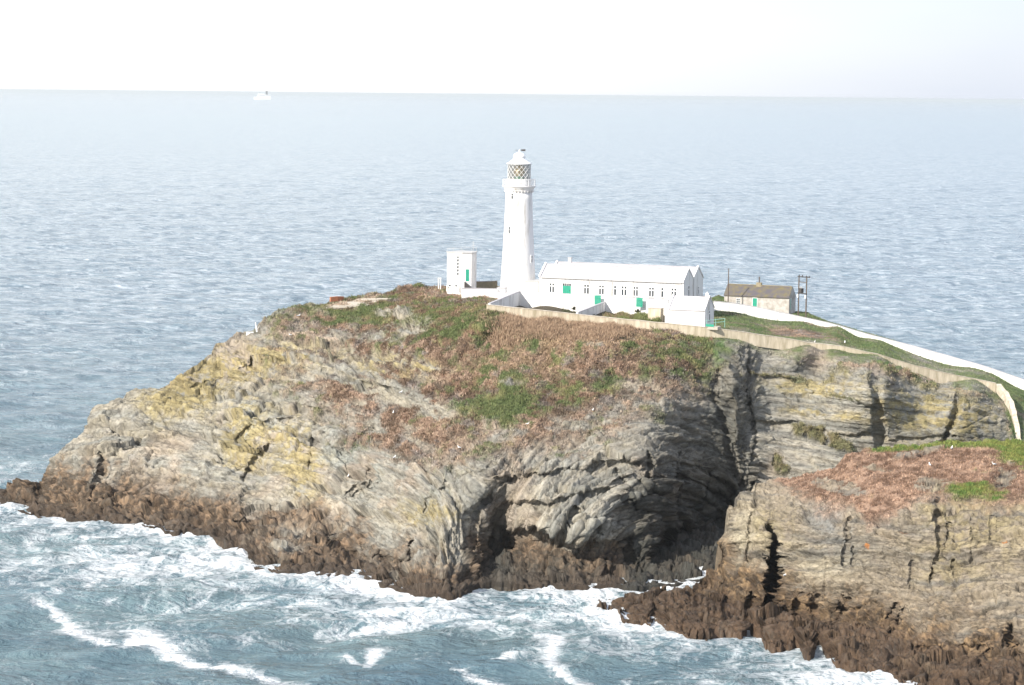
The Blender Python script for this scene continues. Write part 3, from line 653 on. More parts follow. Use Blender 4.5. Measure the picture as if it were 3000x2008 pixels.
def build_prom():
    f = rbf([(x, y, Y) for x, y, Y in TOP_C] + shore_pts(SHORE_C) + INNER_C, 0.0004)
    cols = np.concatenate([np.arange(1735, 3050, 2.5), np.arange(3050, 3900, 8.0)])
    nr = 330
    top = line([(a, b) for a, b, c in TOP_C], cols); bot = monoline(SHORE_C, cols)
    bot0 = bot.copy()
    bot = bot + 8 * vnoise(np.stack([cols / 30, cols * 0, cols * 0], 1), 15) + 4 * vnoise(np.stack([cols / 9, cols * 0, cols * 0], 1), 16)
    bot = np.maximum(bot, top + 6)
    top = top + 3 * vnoise(np.stack([cols / 12, cols * 0, cols * 0], 1), 17) + 2 * vnoise(np.stack([cols / 5, cols * 0, cols * 0], 1), 18)
    v = np.linspace(0, 1, nr)[:, None]
    px = np.broadcast_to(cols[None], (nr, len(cols))).copy()
    py = bot[None] * (1 - v) + top[None] * v
    Y = f(px, py)
    wx, wy = warp(px, py, 71, 11, 45); wx2, wy2 = warp(px, py, 72, 5, 11); wx += wx2 - px; wy += wy2 - py
    dY = np.zeros_like(px)
    # deep fissure
    fl = np.interp(wy, [1495, 1560, 1620, 1700, 1850], [2244, 2250, 2254, 2246, 2238])
    fr = np.interp(wy, [1495, 1560, 1600, 1700, 1850], [2250, 2268, 2292, 2290, 2272])
    dY += 15 * sst(-3, 3, wx - fl) * (1 - sst(-4, 4, wx - fr)) * sst(1500, 1640, py) * sst(1860, 1830, py)
    dC = np.zeros_like(px)
    dC += carve(wx, wy, [(2200, 1500), (2192, 1580), (2184, 1670)], 6, 2.6) + carve(wx, wy, [(2750, 1420), (2745, 1520), (2755, 1580), (2730, 1700)], 8, 2.6)
    dC += carve(wx, wy, [(2785, 1520), (2760, 1620), (2730, 1690)], 6, 1.8) + carve(wx, wy, [(2480, 1510), (2478, 1600), (2470, 1660)], 7, 1.8) + carve(wx, wy, [(2500, 1600), (2498, 1660)], 4, 1.4)
    dC += carve(wx, wy, [(2672, 1640), (2668, 1720)], 7, 1.5) + carve(wx, wy, [(2790, 1640), (2800, 1700)], 7, 1.6) + carve(wx, wy, [(2850, 1480), (2846, 1640)], 4, 1.2) + carve(wx, wy, [(2905, 1500), (2900, 1600)], 5, 1.2)
    dC += carve(wx, wy, [(2420, 1640), (2410, 1740)], 5, 1.0) + carve(wx, wy, [(2345, 1740), (2330, 1840)], 12, 2.4) + carve(wx, wy, [(2480, 1760), (2440, 1850)], 14, 2.6) + carve(wx, wy, [(2620, 1770), (2600, 1850)], 11, 3) + carve(wx, wy, [(2650, 1780), (2625, 1830)], 7, 2.4)
    dC += carve(wx, wy, [(2390, 1760), (2380, 1800)], 16, 2) + carve(wx, wy, [(2110, 1740), (2090, 1840)], 12, 3) + carve(wx, wy, [(2200, 1740), (2210, 1830)], 13, 3.5) + carve(wx, wy, [(2960, 1830), (2970, 1900), (3000, 1920)], 13, 4)
    dC += carve(wx, wy, [(2350, 1890), (2600, 1900), (2900, 1890)], 8, 2.0) + carve(wx, wy, [(2860, 1970), (2900, 1900)], 8, 3)
    dC += carve(wx, wy, [(2280, 1840), (2300, 1900)], 10, 2)
    dY += .6 * dC
    dY += -2.5 * blob(wx, wy, 2730, 1450, 60, 45)
    Y = Y + dY
    Y = np.minimum(Y, PZ(px, py, np.clip(.02 * (bot0[None] - py), -2, 1.0))[..., 1])
    P = PY(px, py, Y); Z = P[..., 2]
    pw = P.reshape(-1, 3)
    bed = (py - 8 * np.sin(px / 60.0) - 0.02 * (px - 2300) + 10 * np.sin(px / 160.)) / 21.0
    nz = lambda s, sc, o=4: fbm(pw * sc, o, s).reshape(px.shape)
    n_big, n_mid, n_sm = nz(81, 1 / 12.), nz(82, 1 / 3.5), nz(83, 1 / 1.1)
    edge = line([(1700, 1300), (2240, 1400), (2300, 1440), (2400, 1470), (2500, 1480), (2540, 1540), (2640, 1500), (2700, 1460), (2800, 1450), (2900, 1470), (3200, 1480)], px)
    veg = sst(-30, 26, edge - py + 34 * n_mid + 22 * n_big + 25 * n_sm) * sst(2235, 2300, px + 20 * n_sm)
    veg *= 1 - .9 * sst(.38, .55, np.clip(blob(px, py, 2460, 1430, 90, 22, 10) + blob(px, py, 2680, 1330, 90, 12, -12) + blob(px, py, 2730, 1420, 60, 28) + blob(px, py, 2940, 1400, 60, 40, -40) * .8 + blob(px, py, 2560, 1370, 60, 9, 10), 0, 1) * (.9 + .8 * n_sm))
    greenm = sst(-.15, .25, n_mid * .6 + n_sm * .5 + 1.3 * sst(28, 4, py - line([(a, b) for a, b, c in TOP_C], px)) * sst(2480, 2640, px) + blob(px, py, 3000, 1330, 90, 40) * 1.3 - .62 + 1.0 * blob(px, py, 2860, 1440, 110, 34))
    mixw = sst(-.3, .35, n_sm + .3 * n_mid)[..., None]
    n_vs = nz(85, 1 / .4, 2)
    mixw = sst(-.35, .45, n_sm + .3 * n_mid + .6 * n_vs)[..., None]
    bcol = np.array([.15, .092, .063]) * (1 - mixw) + np.array([.37, .25, .18]) * mixw
    gcol = np.array([.10, .155, .04]) * mixw + np.array([.19, .20, .06]) * (1 - mixw)
    vcol = bcol * (1 - greenm[..., None]) + gcol * greenm[..., None]
    sb = fbm(np.stack([bed.ravel() * 1.3, pw[:, 0] / 12, pw[:, 1] / 12], 1), 5, 91).reshape(px.shape)
    pale = np.array([.30, .255, .195]); grey = np.array([.175, .165, .145]); 
    k1 = sst(-.4, .3, sb + .15)[..., None]
    rock = grey * (1 - k1) + pale * k1
    kg = (np.clip(blob(px, py, 2430, 1520, 80, 50, 20) + blob(px, py, 2580, 1500, 50, 50) + blob(px, py, 2690, 1480, 40, 60) + .8 * blob(px, py, 2480, 1560, 20, 100), 0, 1) * sst(-.35, .2, n_mid + n_sm * .4) * .75)[..., None]
    rock = rock * (1 - kg) + np.array([.27, .285, .285]) * kg
    yl = (np.clip(blob(px, py, 2850, 1480, 170, 60) + .9 * blob(px, py, 2230, 1540, 40, 60) + .8 * blob(px, py, 2780, 1620, 120, 120) + .5 * blob(px, py, 2960, 1560, 120, 120) + .5 * blob(px, py, 2300, 1560, 60, 80), 0, 1) * sst(-.35, .45, n_sm + .5 * sb) * .6)[..., None]
    rock = rock * (1 - yl) + np.array([.36, .30, .15]) * yl
    pb = (.6 * np.clip(blob(px, py, 2175, 1570, 45, 110) + .7 * blob(px, py, 2400, 1650, 130, 60), 0, 1) * sst(-.4, .3, sb + .3))[..., None]
    rock = rock * (1 - pb) + np.array([.50, .45, .33]) * pb
    orange = sst(.45, .7, (blob(px, py, 2940, 1582, 16, 8) + blob(px, py, 2650, 1560, 18, 4) + .8 * blob(px, py, 2540, 1600, 14, 14)) * (1 + .8 * n_sm))[..., None]
    rock = rock * (1 - orange) + np.array([.55, .22, .06]) * orange
    k3 = (sst(.1, .5, nz(84, 1 / .9) - .25 * sb) * .5)[..., None]; rock = rock * (1 - k3) + np.array([.19, .165, .14]) * k3
    tide = np.interp(px, [1700, 2100, 2300, 2700, 3100], [6.2, 6.2, 5.6, 4.8, 4.6])
    kt = sst(2.8, -2.8, Z - tide - 3.2 * n_mid - 2.2 * n_big - 1.5 * n_sm)[..., None]
    weed = np.array([.12, .08, .05]) * (1 - mixw) + np.array([.29, .20, .115]) * mixw
    blk = (.75 * sst(-.02, .32, nz(86, 1 / .7, 3) + .5 * n_sm + .10 * (tide - 1.2 * Z) / 3))[..., None]
    weed = weed * (1 - blk) + np.array([.048, .035, .026]) * blk
    rock = rock * (1 - kt) + weed * kt
    kd = sst(2.4, .6, Z - 1.2 * n_sm - .8 * n_mid)[..., None]
    rock = rock * (1 - kd) + np.array([.085, .055, .035]) * kd
    col = rock * (1 - veg[..., None]) + vcol * veg[..., None]
    rk = 1 - veg
    dy = np.gradient(P, axis=0); dx = np.gradient(P, axis=1)
    Nn = np.cross(dx, dy); Nn /= np.linalg.norm(Nn, axis=-1, keepdims=True) + 1e-9
    Nn = np.where((Nn[..., 1:2] > 0), -Nn, Nn)
    for _ in range(6):
        Nn[1:-1, 1:-1] = (Nn[1:-1, 1:-1] * 2 + Nn[:-2, 1:-1] + Nn[2:, 1:-1] + Nn[1:-1, :-2] + Nn[1:-1, 2:]) / 6
    Nn /= np.linalg.norm(Nn, axis=-1, keepdims=True) + 1e-9
    wv = fbm(pw / 4.0, 3, 62) * 0.8; b1 = bed.ravel()
    def blocks(La, Ls, seed):
        q = np.stack([pw[:, 0] / La + .3 * wv, b1 / Ls + .25 * wv, pw[:, 1] / La], 1)
        return [a.reshape(px.shape) for a in worley(q, seed)]
    v1, t1, e1 = blocks(6.0, 3.2, 200); v2, t2, e2 = blocks(2.4, 1.1, 210); v3, t3, e3 = blocks(1.0, .5, 220)
    vert = fbm(np.stack([pw[:, 0] / 1.7, pw[:, 2] / 11, pw[:, 1] / 11], 1), 4, 63).reshape(px.shape)
    v4, t4, e4 = blocks(.5, .24, 230)
    disp = rk * (.3 * v1 + .6 * t1 + .16 * v2 + .32 * t2 + .08 * v3 + .14 * t3 + .04 * v4 + .06 * t4 - .16 * (1 - sst(0, .09, e2)) - .08 * (1 - sst(0, .12, e3)) - .25 * (1 - sst(0, .05, e1)) + .42 * sb + .15 * n_sm + .45 * vert)
    joint_shade = (rk * .5 * np.maximum((1 - sst(0, .09, e2)) * .8, (1 - sst(0, .12, e3)) * .6) * sst(-.3, .2, n_mid + n_sm))[..., None]  # crack shade put into the colour at the block edges
    col = col * (1 - joint_shade) + np.array([.11, .10, .085]) * joint_shade
    vt, tt_, et = [a.reshape(px.shape) for a in worley(pw / np.array([4.5, 4.0, 2.2]) + .3 * wv[:, None], 240)]
    vu, tu, eu = [a.reshape(px.shape) for a in worley(pw / np.array([1.8, 1.6, .9]) + .3 * wv[:, None], 250)]
    kq = kt[..., 0] * rk
    la_t = layers(pw[:, 2] + .10 * pw[:, 0] + .5 * wv, pw, 1.0, 640)[0].reshape(px.shape)
    disp = disp * (1 - .75 * kq) + kq * (.5 * la_t + .3 * n_sm + .18 * n_vs + .4 * vt + 1.4 * tt_ + .2 * vu + .7 * tu - .45 * (1 - sst(0, .10, et)) - .2 * (1 - sst(0, .1, eu)))
    disp += veg * (.3 * n_mid + .34 * n_sm)
    la, lea = layers(bed, pw, 1.3, 600); lb, leb = layers(bed, pw, 3.4, 620)
    disp += rk * (.40 * la + .55 * lb - .16 * lea - .25 * leb)
    col = col * (1 + (rk * (.16 * la + .14 * lb - .28 * lea - .25 * leb))[..., None])
    disp += sst(6.5, 3.0, Z) * (.8 * n_mid + .4 * n_sm) * sst(1.0, 3.0, Z)
    P = P + Nn * (disp * np.maximum(sst(0, .012, v) * np.ones_like(px), .3))[..., None]
    under = []
    for dz, dyy in ((-5.0, -2.5), (-2.2, -1.0), (-.8, -.3)):
        q = P[0].copy(); q[:, 2] = dz; q[:, 1] += dyy; under.append(q)
    back = []; tp = P[-1]
    for k, s in enumerate((.1, .3, .55, .8, 1.0)):
        q = tp.copy()
        q[:, 1] += .6 + s * np.interp(cols, [1735, 2000, 2300, 2700, 3200], [3, 6, 14, 26, 34])
        q[:, 2] = tp[:, 2] * (1 - s ** 1.8) - 5 * s + .7 * vnoise(np.stack([cols / 14, cols * 0 + k, cols * 0], 1), 19)
        back.append(q)
    G = np.concatenate([np.stack(under), P, np.stack(back)], 0)
    def ext(a): return np.concatenate([np.repeat(a[:1], 3, 0), a, np.repeat(a[-1:], 5, 0)], 0)
    o = grid_mesh('promontory', G, M['terrain'], {'veg': ext(veg), 'wet': ext(kd[..., 0] * .8), 'bed': ext(bed)}, col=ext(col))
    tag(o, kind='structure')
    return dict(col=col, px=px, py=py, P=P, N=Nn, veg=veg, green=greenm, shore=P[0])
PRM = build_prom()

# ------------------------------------------------------------------ sea
def mat_sea():
    m, nd, lk, b = newmat('sea_water')
    geo = nd.new('ShaderNodeNewGeometry')
    fo = N(nd, 'ShaderNodeAttribute', attribute_name='foam')
    far = N(nd, 'ShaderNodeAttribute', attribute_name='far')
    # foam web: thresholded stretched noise
    mp = N(nd, 'ShaderNodeMapping'); mp.inputs['Scale'].default_value = (.8, .55, 1)
    lk.new(geo.outputs['Position'], mp.inputs[0])
    w1 = N(nd, 'ShaderNodeTexNoise', Scale=.2, Detail=9.0, Roughness=0.68, Distortion=1.1)
    lk.new(mp.outputs[0], w1.inputs['Vector'])
    # thresholds follow the foam density of the mesh
    ridge = N(nd, 'ShaderNodeTexNoise', Scale=.42, Detail=8.0, Roughness=.62, Distortion=1.6)
    lk.new(mp.outputs[0], ridge.inputs['Vector'])
    rm = N(nd, 'ShaderNodeMath', operation='SUBTRACT'); rm.inputs[1].default_value = .5; lk.new(ridge.outputs['Fac'], rm.inputs[0])
    ra = N(nd, 'ShaderNodeMath', operation='ABSOLUTE'); lk.new(rm.outputs[0], ra.inputs[0])
    rs = N(nd, 'ShaderNodeMath', operation='MULTIPLY_ADD'); rs.inputs[1].default_value = -2.6; lk.new(ra.outputs[0], rs.inputs[0]); lk.new(fo.outputs['Fac'], rs.inputs[2])
    sub = N(nd, 'ShaderNodeMath', operation='MULTIPLY_ADD'); sub.inputs[1].default_value = 2.3; lk.new(w1.outputs['Fac'], sub.inputs[0]); lk.new(rs.outputs[0], sub.inputs[2])
    mr = N(nd, 'ShaderNodeMapRange', interpolation_type='SMOOTHSTEP'); mr.inputs[1].default_value = 1.16; mr.inputs[2].default_value = 2.15
    lk.new(sub.outputs[0], mr.inputs[0])
    # water colour
    cn = N(nd, 'ShaderNodeTexNoise', Scale=.03, Detail=4.0); lk.new(geo.outputs['Position'], cn.inputs['Vector'])
    r1 = nd.new('ShaderNodeValToRGB')
    r1.color_ramp.elements[0].position = .35; r1.color_ramp.elements[0].color = (.085, .15, .19, 1)
    r1.color_ramp.elements[1].position = .65; r1.color_ramp.elements[1].color = (.13, .20, .225, 1)
    lk.new(cn.outputs['Fac'], r1.inputs[0])
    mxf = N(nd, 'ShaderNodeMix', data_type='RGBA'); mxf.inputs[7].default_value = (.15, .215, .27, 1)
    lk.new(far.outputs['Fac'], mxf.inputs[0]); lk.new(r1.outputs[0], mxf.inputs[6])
    # sky glints painted as paler flecks on the little crests, with some foam
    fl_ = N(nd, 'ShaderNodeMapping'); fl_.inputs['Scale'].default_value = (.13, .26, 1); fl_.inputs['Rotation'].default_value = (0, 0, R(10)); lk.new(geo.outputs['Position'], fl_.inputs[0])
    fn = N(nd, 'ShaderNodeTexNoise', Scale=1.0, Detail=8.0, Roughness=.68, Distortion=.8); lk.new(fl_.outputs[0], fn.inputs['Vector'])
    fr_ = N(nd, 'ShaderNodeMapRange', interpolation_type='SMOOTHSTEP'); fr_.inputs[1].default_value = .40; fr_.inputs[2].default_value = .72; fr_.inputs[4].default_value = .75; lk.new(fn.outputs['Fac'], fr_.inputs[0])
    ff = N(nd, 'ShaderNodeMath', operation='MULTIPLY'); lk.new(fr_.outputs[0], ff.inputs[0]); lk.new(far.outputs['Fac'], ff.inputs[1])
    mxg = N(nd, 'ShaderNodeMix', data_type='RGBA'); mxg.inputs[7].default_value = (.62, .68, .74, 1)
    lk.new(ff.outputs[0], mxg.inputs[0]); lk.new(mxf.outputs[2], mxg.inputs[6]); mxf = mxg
    mx = N(nd, 'ShaderNodeMix', data_type='RGBA'); mx.inputs[7].default_value = (.74, .77, .80, 1)
    lk.new(mr.outputs[0], mx.inputs[0]); lk.new(mxf.outputs[2], mx.inputs[6])
    lk.new(mx.outputs[2], b.inputs['Base Color'])
    rg = N(nd, 'ShaderNodeMapRange'); rg.inputs[3].default_value = .16; rg.inputs[4].default_value = .9
    lk.new(mr.outputs[0], rg.inputs[0]); lk.new(rg.outputs[0], b.inputs['Roughness'])
    b.inputs['IOR'].default_value = 1.33
    # ripples: several scales, the fine ones die out with distance
    def ripple(scale, sx, sy, det, rough=.6):
        q = N(nd, 'ShaderNodeMapping'); q.inputs['Scale'].default_value = (sx, sy, 1); q.inputs['Rotation'].default_value = (0, 0, R(14))
        lk.new(geo.outputs['Position'], q.inputs[0])
        t = N(nd, 'ShaderNodeTexNoise', Scale=scale, Detail=det, Roughness=rough, Distortion=.6); lk.new(q.outputs[0], t.inputs['Vector'])
        return t.outputs['Fac']
    fine = ripple(.9, .7, 1.0, 6.0); mid = ripple(.17, .55, 1.0, 7.0, .62); big = ripple(.03, .35, 1.0, 9.0, .66)
    b1 = N(nd, 'ShaderNodeBump', Distance=.42); lk.new(fine, b1.inputs['Height'])
    inv = N(nd, 'ShaderNodeMath', operation='SUBTRACT'); inv.inputs[0].default_value = 1.0; lk.new(far.outputs['Fac'], inv.inputs[1])
    sc1 = N(nd, 'ShaderNodeMath', operation='MULTIPLY'); sc1.inputs[1].default_value = .8; lk.new(inv.outputs[0], sc1.inputs[0]); lk.new(sc1.outputs[0], b1.inputs['Strength'])
    b2 = N(nd, 'ShaderNodeBump', Distance=3.6, Strength=.9); lk.new(mid, b2.inputs['Height']); lk.new(b1.outputs[0], b2.inputs['Normal'])
    b3 = N(nd, 'ShaderNodeBump', Distance=9.0, Strength=.6); lk.new(big, b3.inputs['Height']); lk.new(b2.outputs[0], b3.inputs['Normal'])
    lk.new(b3.outputs[0], b.inputs['Normal'])
    return m
M['sea'] = mat_sea()
STREAKS = [([(130, 1765), (200, 1800), (195, 1835), (280, 1862), (380, 1895), (450, 1850)], 7, .0), ([(410, 1840), (470, 1850), (520, 1910), (640, 1935), (730, 1970), (800, 2000), (860, 2040)], 11, .0),
           ([(1610, 1870), (1580, 1930), (1640, 1970), (1700, 2005)], 8, 0), ([(1010, 1915), (1060, 1950), (1100, 1900)], 6, 0), ([(1320, 1960), (1400, 1985), (1480, 2005)], 6, 0), ([(1440, 1935), (1500, 1915)], 6, 0)]
def build_sea():
    # rows get wider apart with distance, columns fan out: one real sheet of water to the horizon
    Ys = [215.0]
    while Ys[-1] < 90000:
        y = Ys[-1]
        Ys.append(y + (max(.30, 2.3 * y * y / (FPX * CAM_H)) if y > 280 else 1.2))
    Ys = np.array(Ys)
    a = np.concatenate([np.linspace(-1.2, -.26, 60)[:-1], np.linspace(-.26, .26, 950), np.linspace(.26, 1.2, 60)[1:]])
    Yg = np.broadcast_to(Ys[:, None], (len(Ys), len(a))); Xg = Yg * a[None]
    dYr = np.gradient(Ys)[:, None]
    Z = np.zeros_like(Xg)
    rs = np.random.RandomState(5)
    for k in range(30):
        wlen = 3.2 * (1.21 ** k) * (1 + .1 * rs.rand())
        if wlen > 190: break
        th = R(-62 + rs.randn() * 24)
        kx, ky = math.cos(th) * 2 * math.pi / wlen, math.sin(th) * 2 * math.pi / wlen
        amp = .0125 * wlen ** .95 if wlen < 45 else .0085 * 45 ** .95 * (45 / wlen)
        lod = sst(1.0, 2.6, wlen / dYr)
        ph = rs.rand() * 6.28
        s = np.sin(Xg * kx + Yg * ky + ph + .7 * np.sin(Xg / (wlen * 5.1) + ph * 3) + .6 * np.sin(Yg / (wlen * 6.3) + ph))
        Z += lod * amp * (np.abs(s) * -1.2 + .6 + .5 * s)
    # foam density from the distance to the rocks
    near = Ys < 560
    foam = np.zeros_like(Xg)
    Xn, Yn = Xg[near], Yg[near]
    sh = [np.array(q)[:, :2] for q in (ISL['shore'][::4], PRM['shore'][::4])]
    d = np.full(Xn.shape, 1e9)
    for s_ in sh:
        for p in s_:
            dd = (Xn - p[0]) ** 2 + (Yn - p[1]) ** 2
            np.minimum(d, dd, out=d)
    d = np.sqrt(d)
    q = np.stack([Xn.ravel() / 22, Yn.ravel() / 22, np.zeros(Xn.size)], 1)
    bn = fbm(q, 4, 301).reshape(Xn.shape)
    inside = sst(-6, 3, Yn * 0 + d)
    fm = .26 * np.exp(-d / 3.0) + .50 * np.exp(-(d / 30.0) ** 1.5) + .5 * bn * np.exp(-d / 60)
    # left bay is whitest, open water in front of the cave too
    def wb(px, py, rx, ry, amp):
        c = PZ(px, py, 0); return amp * np.exp(-((Xn - c[0]) / rx) ** 2 - ((Yn - c[1]) / ry) ** 2)
    fm = fm + wb(560, 1640, 17, 11, .34) + wb(400, 1680, 22, 14, .18) + wb(200, 1620, 22, 14, .16) + wb(1150, 1790, 14, 12, .16) + wb(1350, 1800, 20, 12, .10) + wb(1600, 1800, 16, 14, .12) + wb(2200, 1950, 14, 8, .1) + wb(150, 1700, 18, 12, .08) - wb(1150, 1935, 22, 9, .22) - wb(1900, 1945, 16, 6, .22) - wb(1020, 1735, 7, 4, .2) - wb(1400, 1880, 14, 5, .1) - wb(200, 1930, 20, 8, .12)
    for pts, w, _ in STREAKS:
        wp = [tuple(PZ(x, y, 0)[:2]) for x, y in pts]
        wob = bn * 3.0
        dd, t = polydist(Xn + wob, Yn + .6 * wob, wp)
        fm = fm + .52 * np.exp(-(dd / (w * .15)) ** 2) + .34 * np.exp(-(dd / (w * .4)) ** 2)
    foam[near] = fm
    # open-sea whitecaps on the crests
    q = np.stack([Xg.ravel() / 60, Yg.ravel() / 45, np.zeros(Xg.size)], 1)
    cap = fbm(q, 3, 320).reshape(Xg.shape)
    crest = sst(.35, 1.0, Z / (.25 + 0 * Z)) * sst(.0, .5, cap)
    foam = foam + .36 * crest * sst(360, 460, Yg) * sst(2500, 900, Yg)
    foam = np.clip(foam, 0, 1.1)
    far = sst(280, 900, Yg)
    # whitewater heaps up where it breaks
    lump = fbm(np.stack([Xn.ravel() / 2.2, Yn.ravel() / 1.8, np.zeros(Xn.size)], 1), 4, 333).reshape(Xn.shape)
    Z[near] += sst(.5, 1.0, fm) * (.45 * np.abs(bn) * 2 + .9 * np.maximum(lump, -.1) + .2) * np.exp(-d / 9)
    P = np.stack([Xg, Yg, Z], -1)
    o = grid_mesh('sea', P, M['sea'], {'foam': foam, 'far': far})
    tag(o, kind='structure')
build_sea()

def build_haze():
    m = bpy.data.materials.new('sea_haze'); m.use_nodes = True
    nt = m.node_tree; nt.nodes.clear()
    out = nt.nodes.new('ShaderNodeOutputMaterial'); v = nt.nodes.new('ShaderNodeVolumePrincipled')
    v.inputs['Color'].default_value = (.90, .97, 1, 1); v.inputs['Density'].default_value = 3.2e-5
    v.inputs['Anisotropy'].default_value = 0.2
    nt.links.new(v.outputs[0], out.inputs['Volume'])
    b = MB(); b.box(-100000, 100000, -300, 92000, -6.5, 77.5)
    tag(b.build('haze', m), kind='stuff')
build_haze()

# ------------------------------------------------------------------ helpers for building
def proj_poly(pts): return [Vector(PY(x, y, Y)) for x, y, Y in pts]
def wall_mb(top, h, t, side=1.0, cope=None, taper=0.0):
    """wall along a 3D line of its top edge; h = height (number or list), t = thickness going away from the viewer"""
    n = len(top); hs = h if isinstance(h, (list, tuple)) else [h] * n
    # resample so that the line is gently uneven like old masonry
    mb = MB(); vs = []
    for i, p in enumerate(top):
        a = top[max(i - 1, 0)]; b = top[min(i + 1, n - 1)]
        d = Vector((b.x - a.x, b.y - a.y, 0)).normalized()
        nn = Vector((-d.y, d.x, 0)) * side
        q = p + nn * t
        vs += [(p.x - nn.x * taper, p.y - nn.y * taper, p.z - hs[i]), (p.x, p.y, p.z), (q.x, q.y, q.z), (q.x, q.y, q.z - hs[i])]
    fs = []
    for i in range(n - 1):
        a = i * 4; b = a + 4
        for k in range(4): fs.append((a + k, a + (k + 1) % 4, b + (k + 1) % 4, b + k))
    fs += [(3, 2, 1, 0), tuple(4 * (n - 1) + k for k in range(4))]
    return mb.add(vs, fs)
def densify(top, step=2.0, wob=0.03, seed=1):
    r = random.Random(seed); out = []
    for a, b in zip(top[:-1], top[1:]):
        k = max(1, int((b - a).length / step))
        for i in range(k):
            p = a.lerp(b, i / k)
            if out: p = p + Vector((r.uniform(-wob, wob), r.uniform(-wob, wob), r.uniform(-wob, wob)))
            out.append(p)
    out.append(top[-1]); return out
def window(parent, x, z, w, h, y=0.0, lights=2, nrm=-1, axis='x', kind='sash'):
    """a window let into the wall face y (local); frame proud, panes set behind the bars"""
    def rc(mb, u0, u1, z0, z1, d0, d1):
        if axis == 'x': mb.box(x + u0, x + u1, min(y + nrm * d0, y + nrm * d1), max(y + nrm * d0, y + nrm * d1), z + z0, z + z1)
        else: mb.box(min(y + nrm * d0, y + nrm * d1), max(y + nrm * d0, y + nrm * d1), x + u0, x + u1, z + z0, z + z1)
        return mb
    fr = MB(); t = .09
    rc(fr, -w / 2 - t, -w / 2, -t, h + t, .0, .07); rc(fr, w / 2, w / 2 + t, -t, h + t, .0, .07)
    rc(fr, -w / 2, w / 2, h, h + t, .0, .065); rc(fr, -w / 2, w / 2, -t, 0, .0, .065)
    if kind == 'sash':
        rc(fr, -w / 2, w / 2, h * .66, h * .66 + .17, .012, .06)
        if lights == 2: rc(fr, -.10, .10, 0, h * .66, .012, .058); rc(fr, -.10, .10, h * .66 + .17, h, .012, .058)
    elif kind == 'grid':
        for k in range(1, lights): rc(fr, -w / 2 + w * k / lights - .035, -w / 2 + w * k / lights + .035, 0, h, .012, .055)
        for k in range(1, 3): rc(fr, -w / 2, w / 2, h * k / 3 - .03, h * k / 3 + .03, .012, .052)
    o = fr.build('window', M['white_metal'], parent)
    p = rc(MB(), -w / 2, w / 2, 0, h, -.03, .010).build('pane', M['pane'], o)
    s = rc(MB(), -w / 2 - .16, w / 2 + .16, -t - .1, -t, .0, .16).build('sill', M['greyp'], o)
    return o
def door(parent, x, z, w, h, y=0.0, nrm=-1, axis='x', mat='green', toplight=False):
    def rc(mb, u0, u1, z0, z1, d0, d1):
        if axis == 'x': mb.box(x + u0, x + u1, min(y + nrm * d0, y + nrm * d1), max(y + nrm * d0, y + nrm * d1), z + z0, z + z1)
        else: mb.box(min(y + nrm * d0, y + nrm * d1), max(y + nrm * d0, y + nrm * d1), x + u0, x + u1, z + z0, z + z1)
        return mb
    mb = MB(); hh = h * .78 if toplight else h
    rc(mb, -w / 2, w / 2, 0, hh, -.03, .035)
    nb = max(2, int(w / .3))
    for k in range(nb): rc(mb, -w / 2 + w * (k + .12) / nb, -w / 2 + w * (k + .88) / nb, .05, hh - .05, .035, .055)
    o = mb.build('door', M[mat], parent)
    fr = MB(); rc(fr, -w / 2 - .1, -w / 2, 0, h + .1, 0, .08); rc(fr, w / 2, w / 2 + .1, 0, h + .1, 0, .08); rc(fr, -w / 2, w / 2, h, h + .1, 0, .075)
    fr.build('door_frame', M['white_metal'], o)
    rc(MB(), w * .32, w * .38, hh * .45, hh * .52, .055, .11).build('handle', M['dark'], o)
    if toplight:
        rc(MB(), -w / 2, w / 2, hh, h, -.03, .02).build('pane', M['pane'], o)
        for k in (1, 2, 3): rc(MB(), -w / 2 + w * k / 4 - .04, -w / 2 + w * k / 4 + .04, hh, h, .02, .05).build('glazing_bar', M['white_metal'], o)
    return o
def ang(a, b): return math.atan2(b.y - a.y, b.x - a.x)

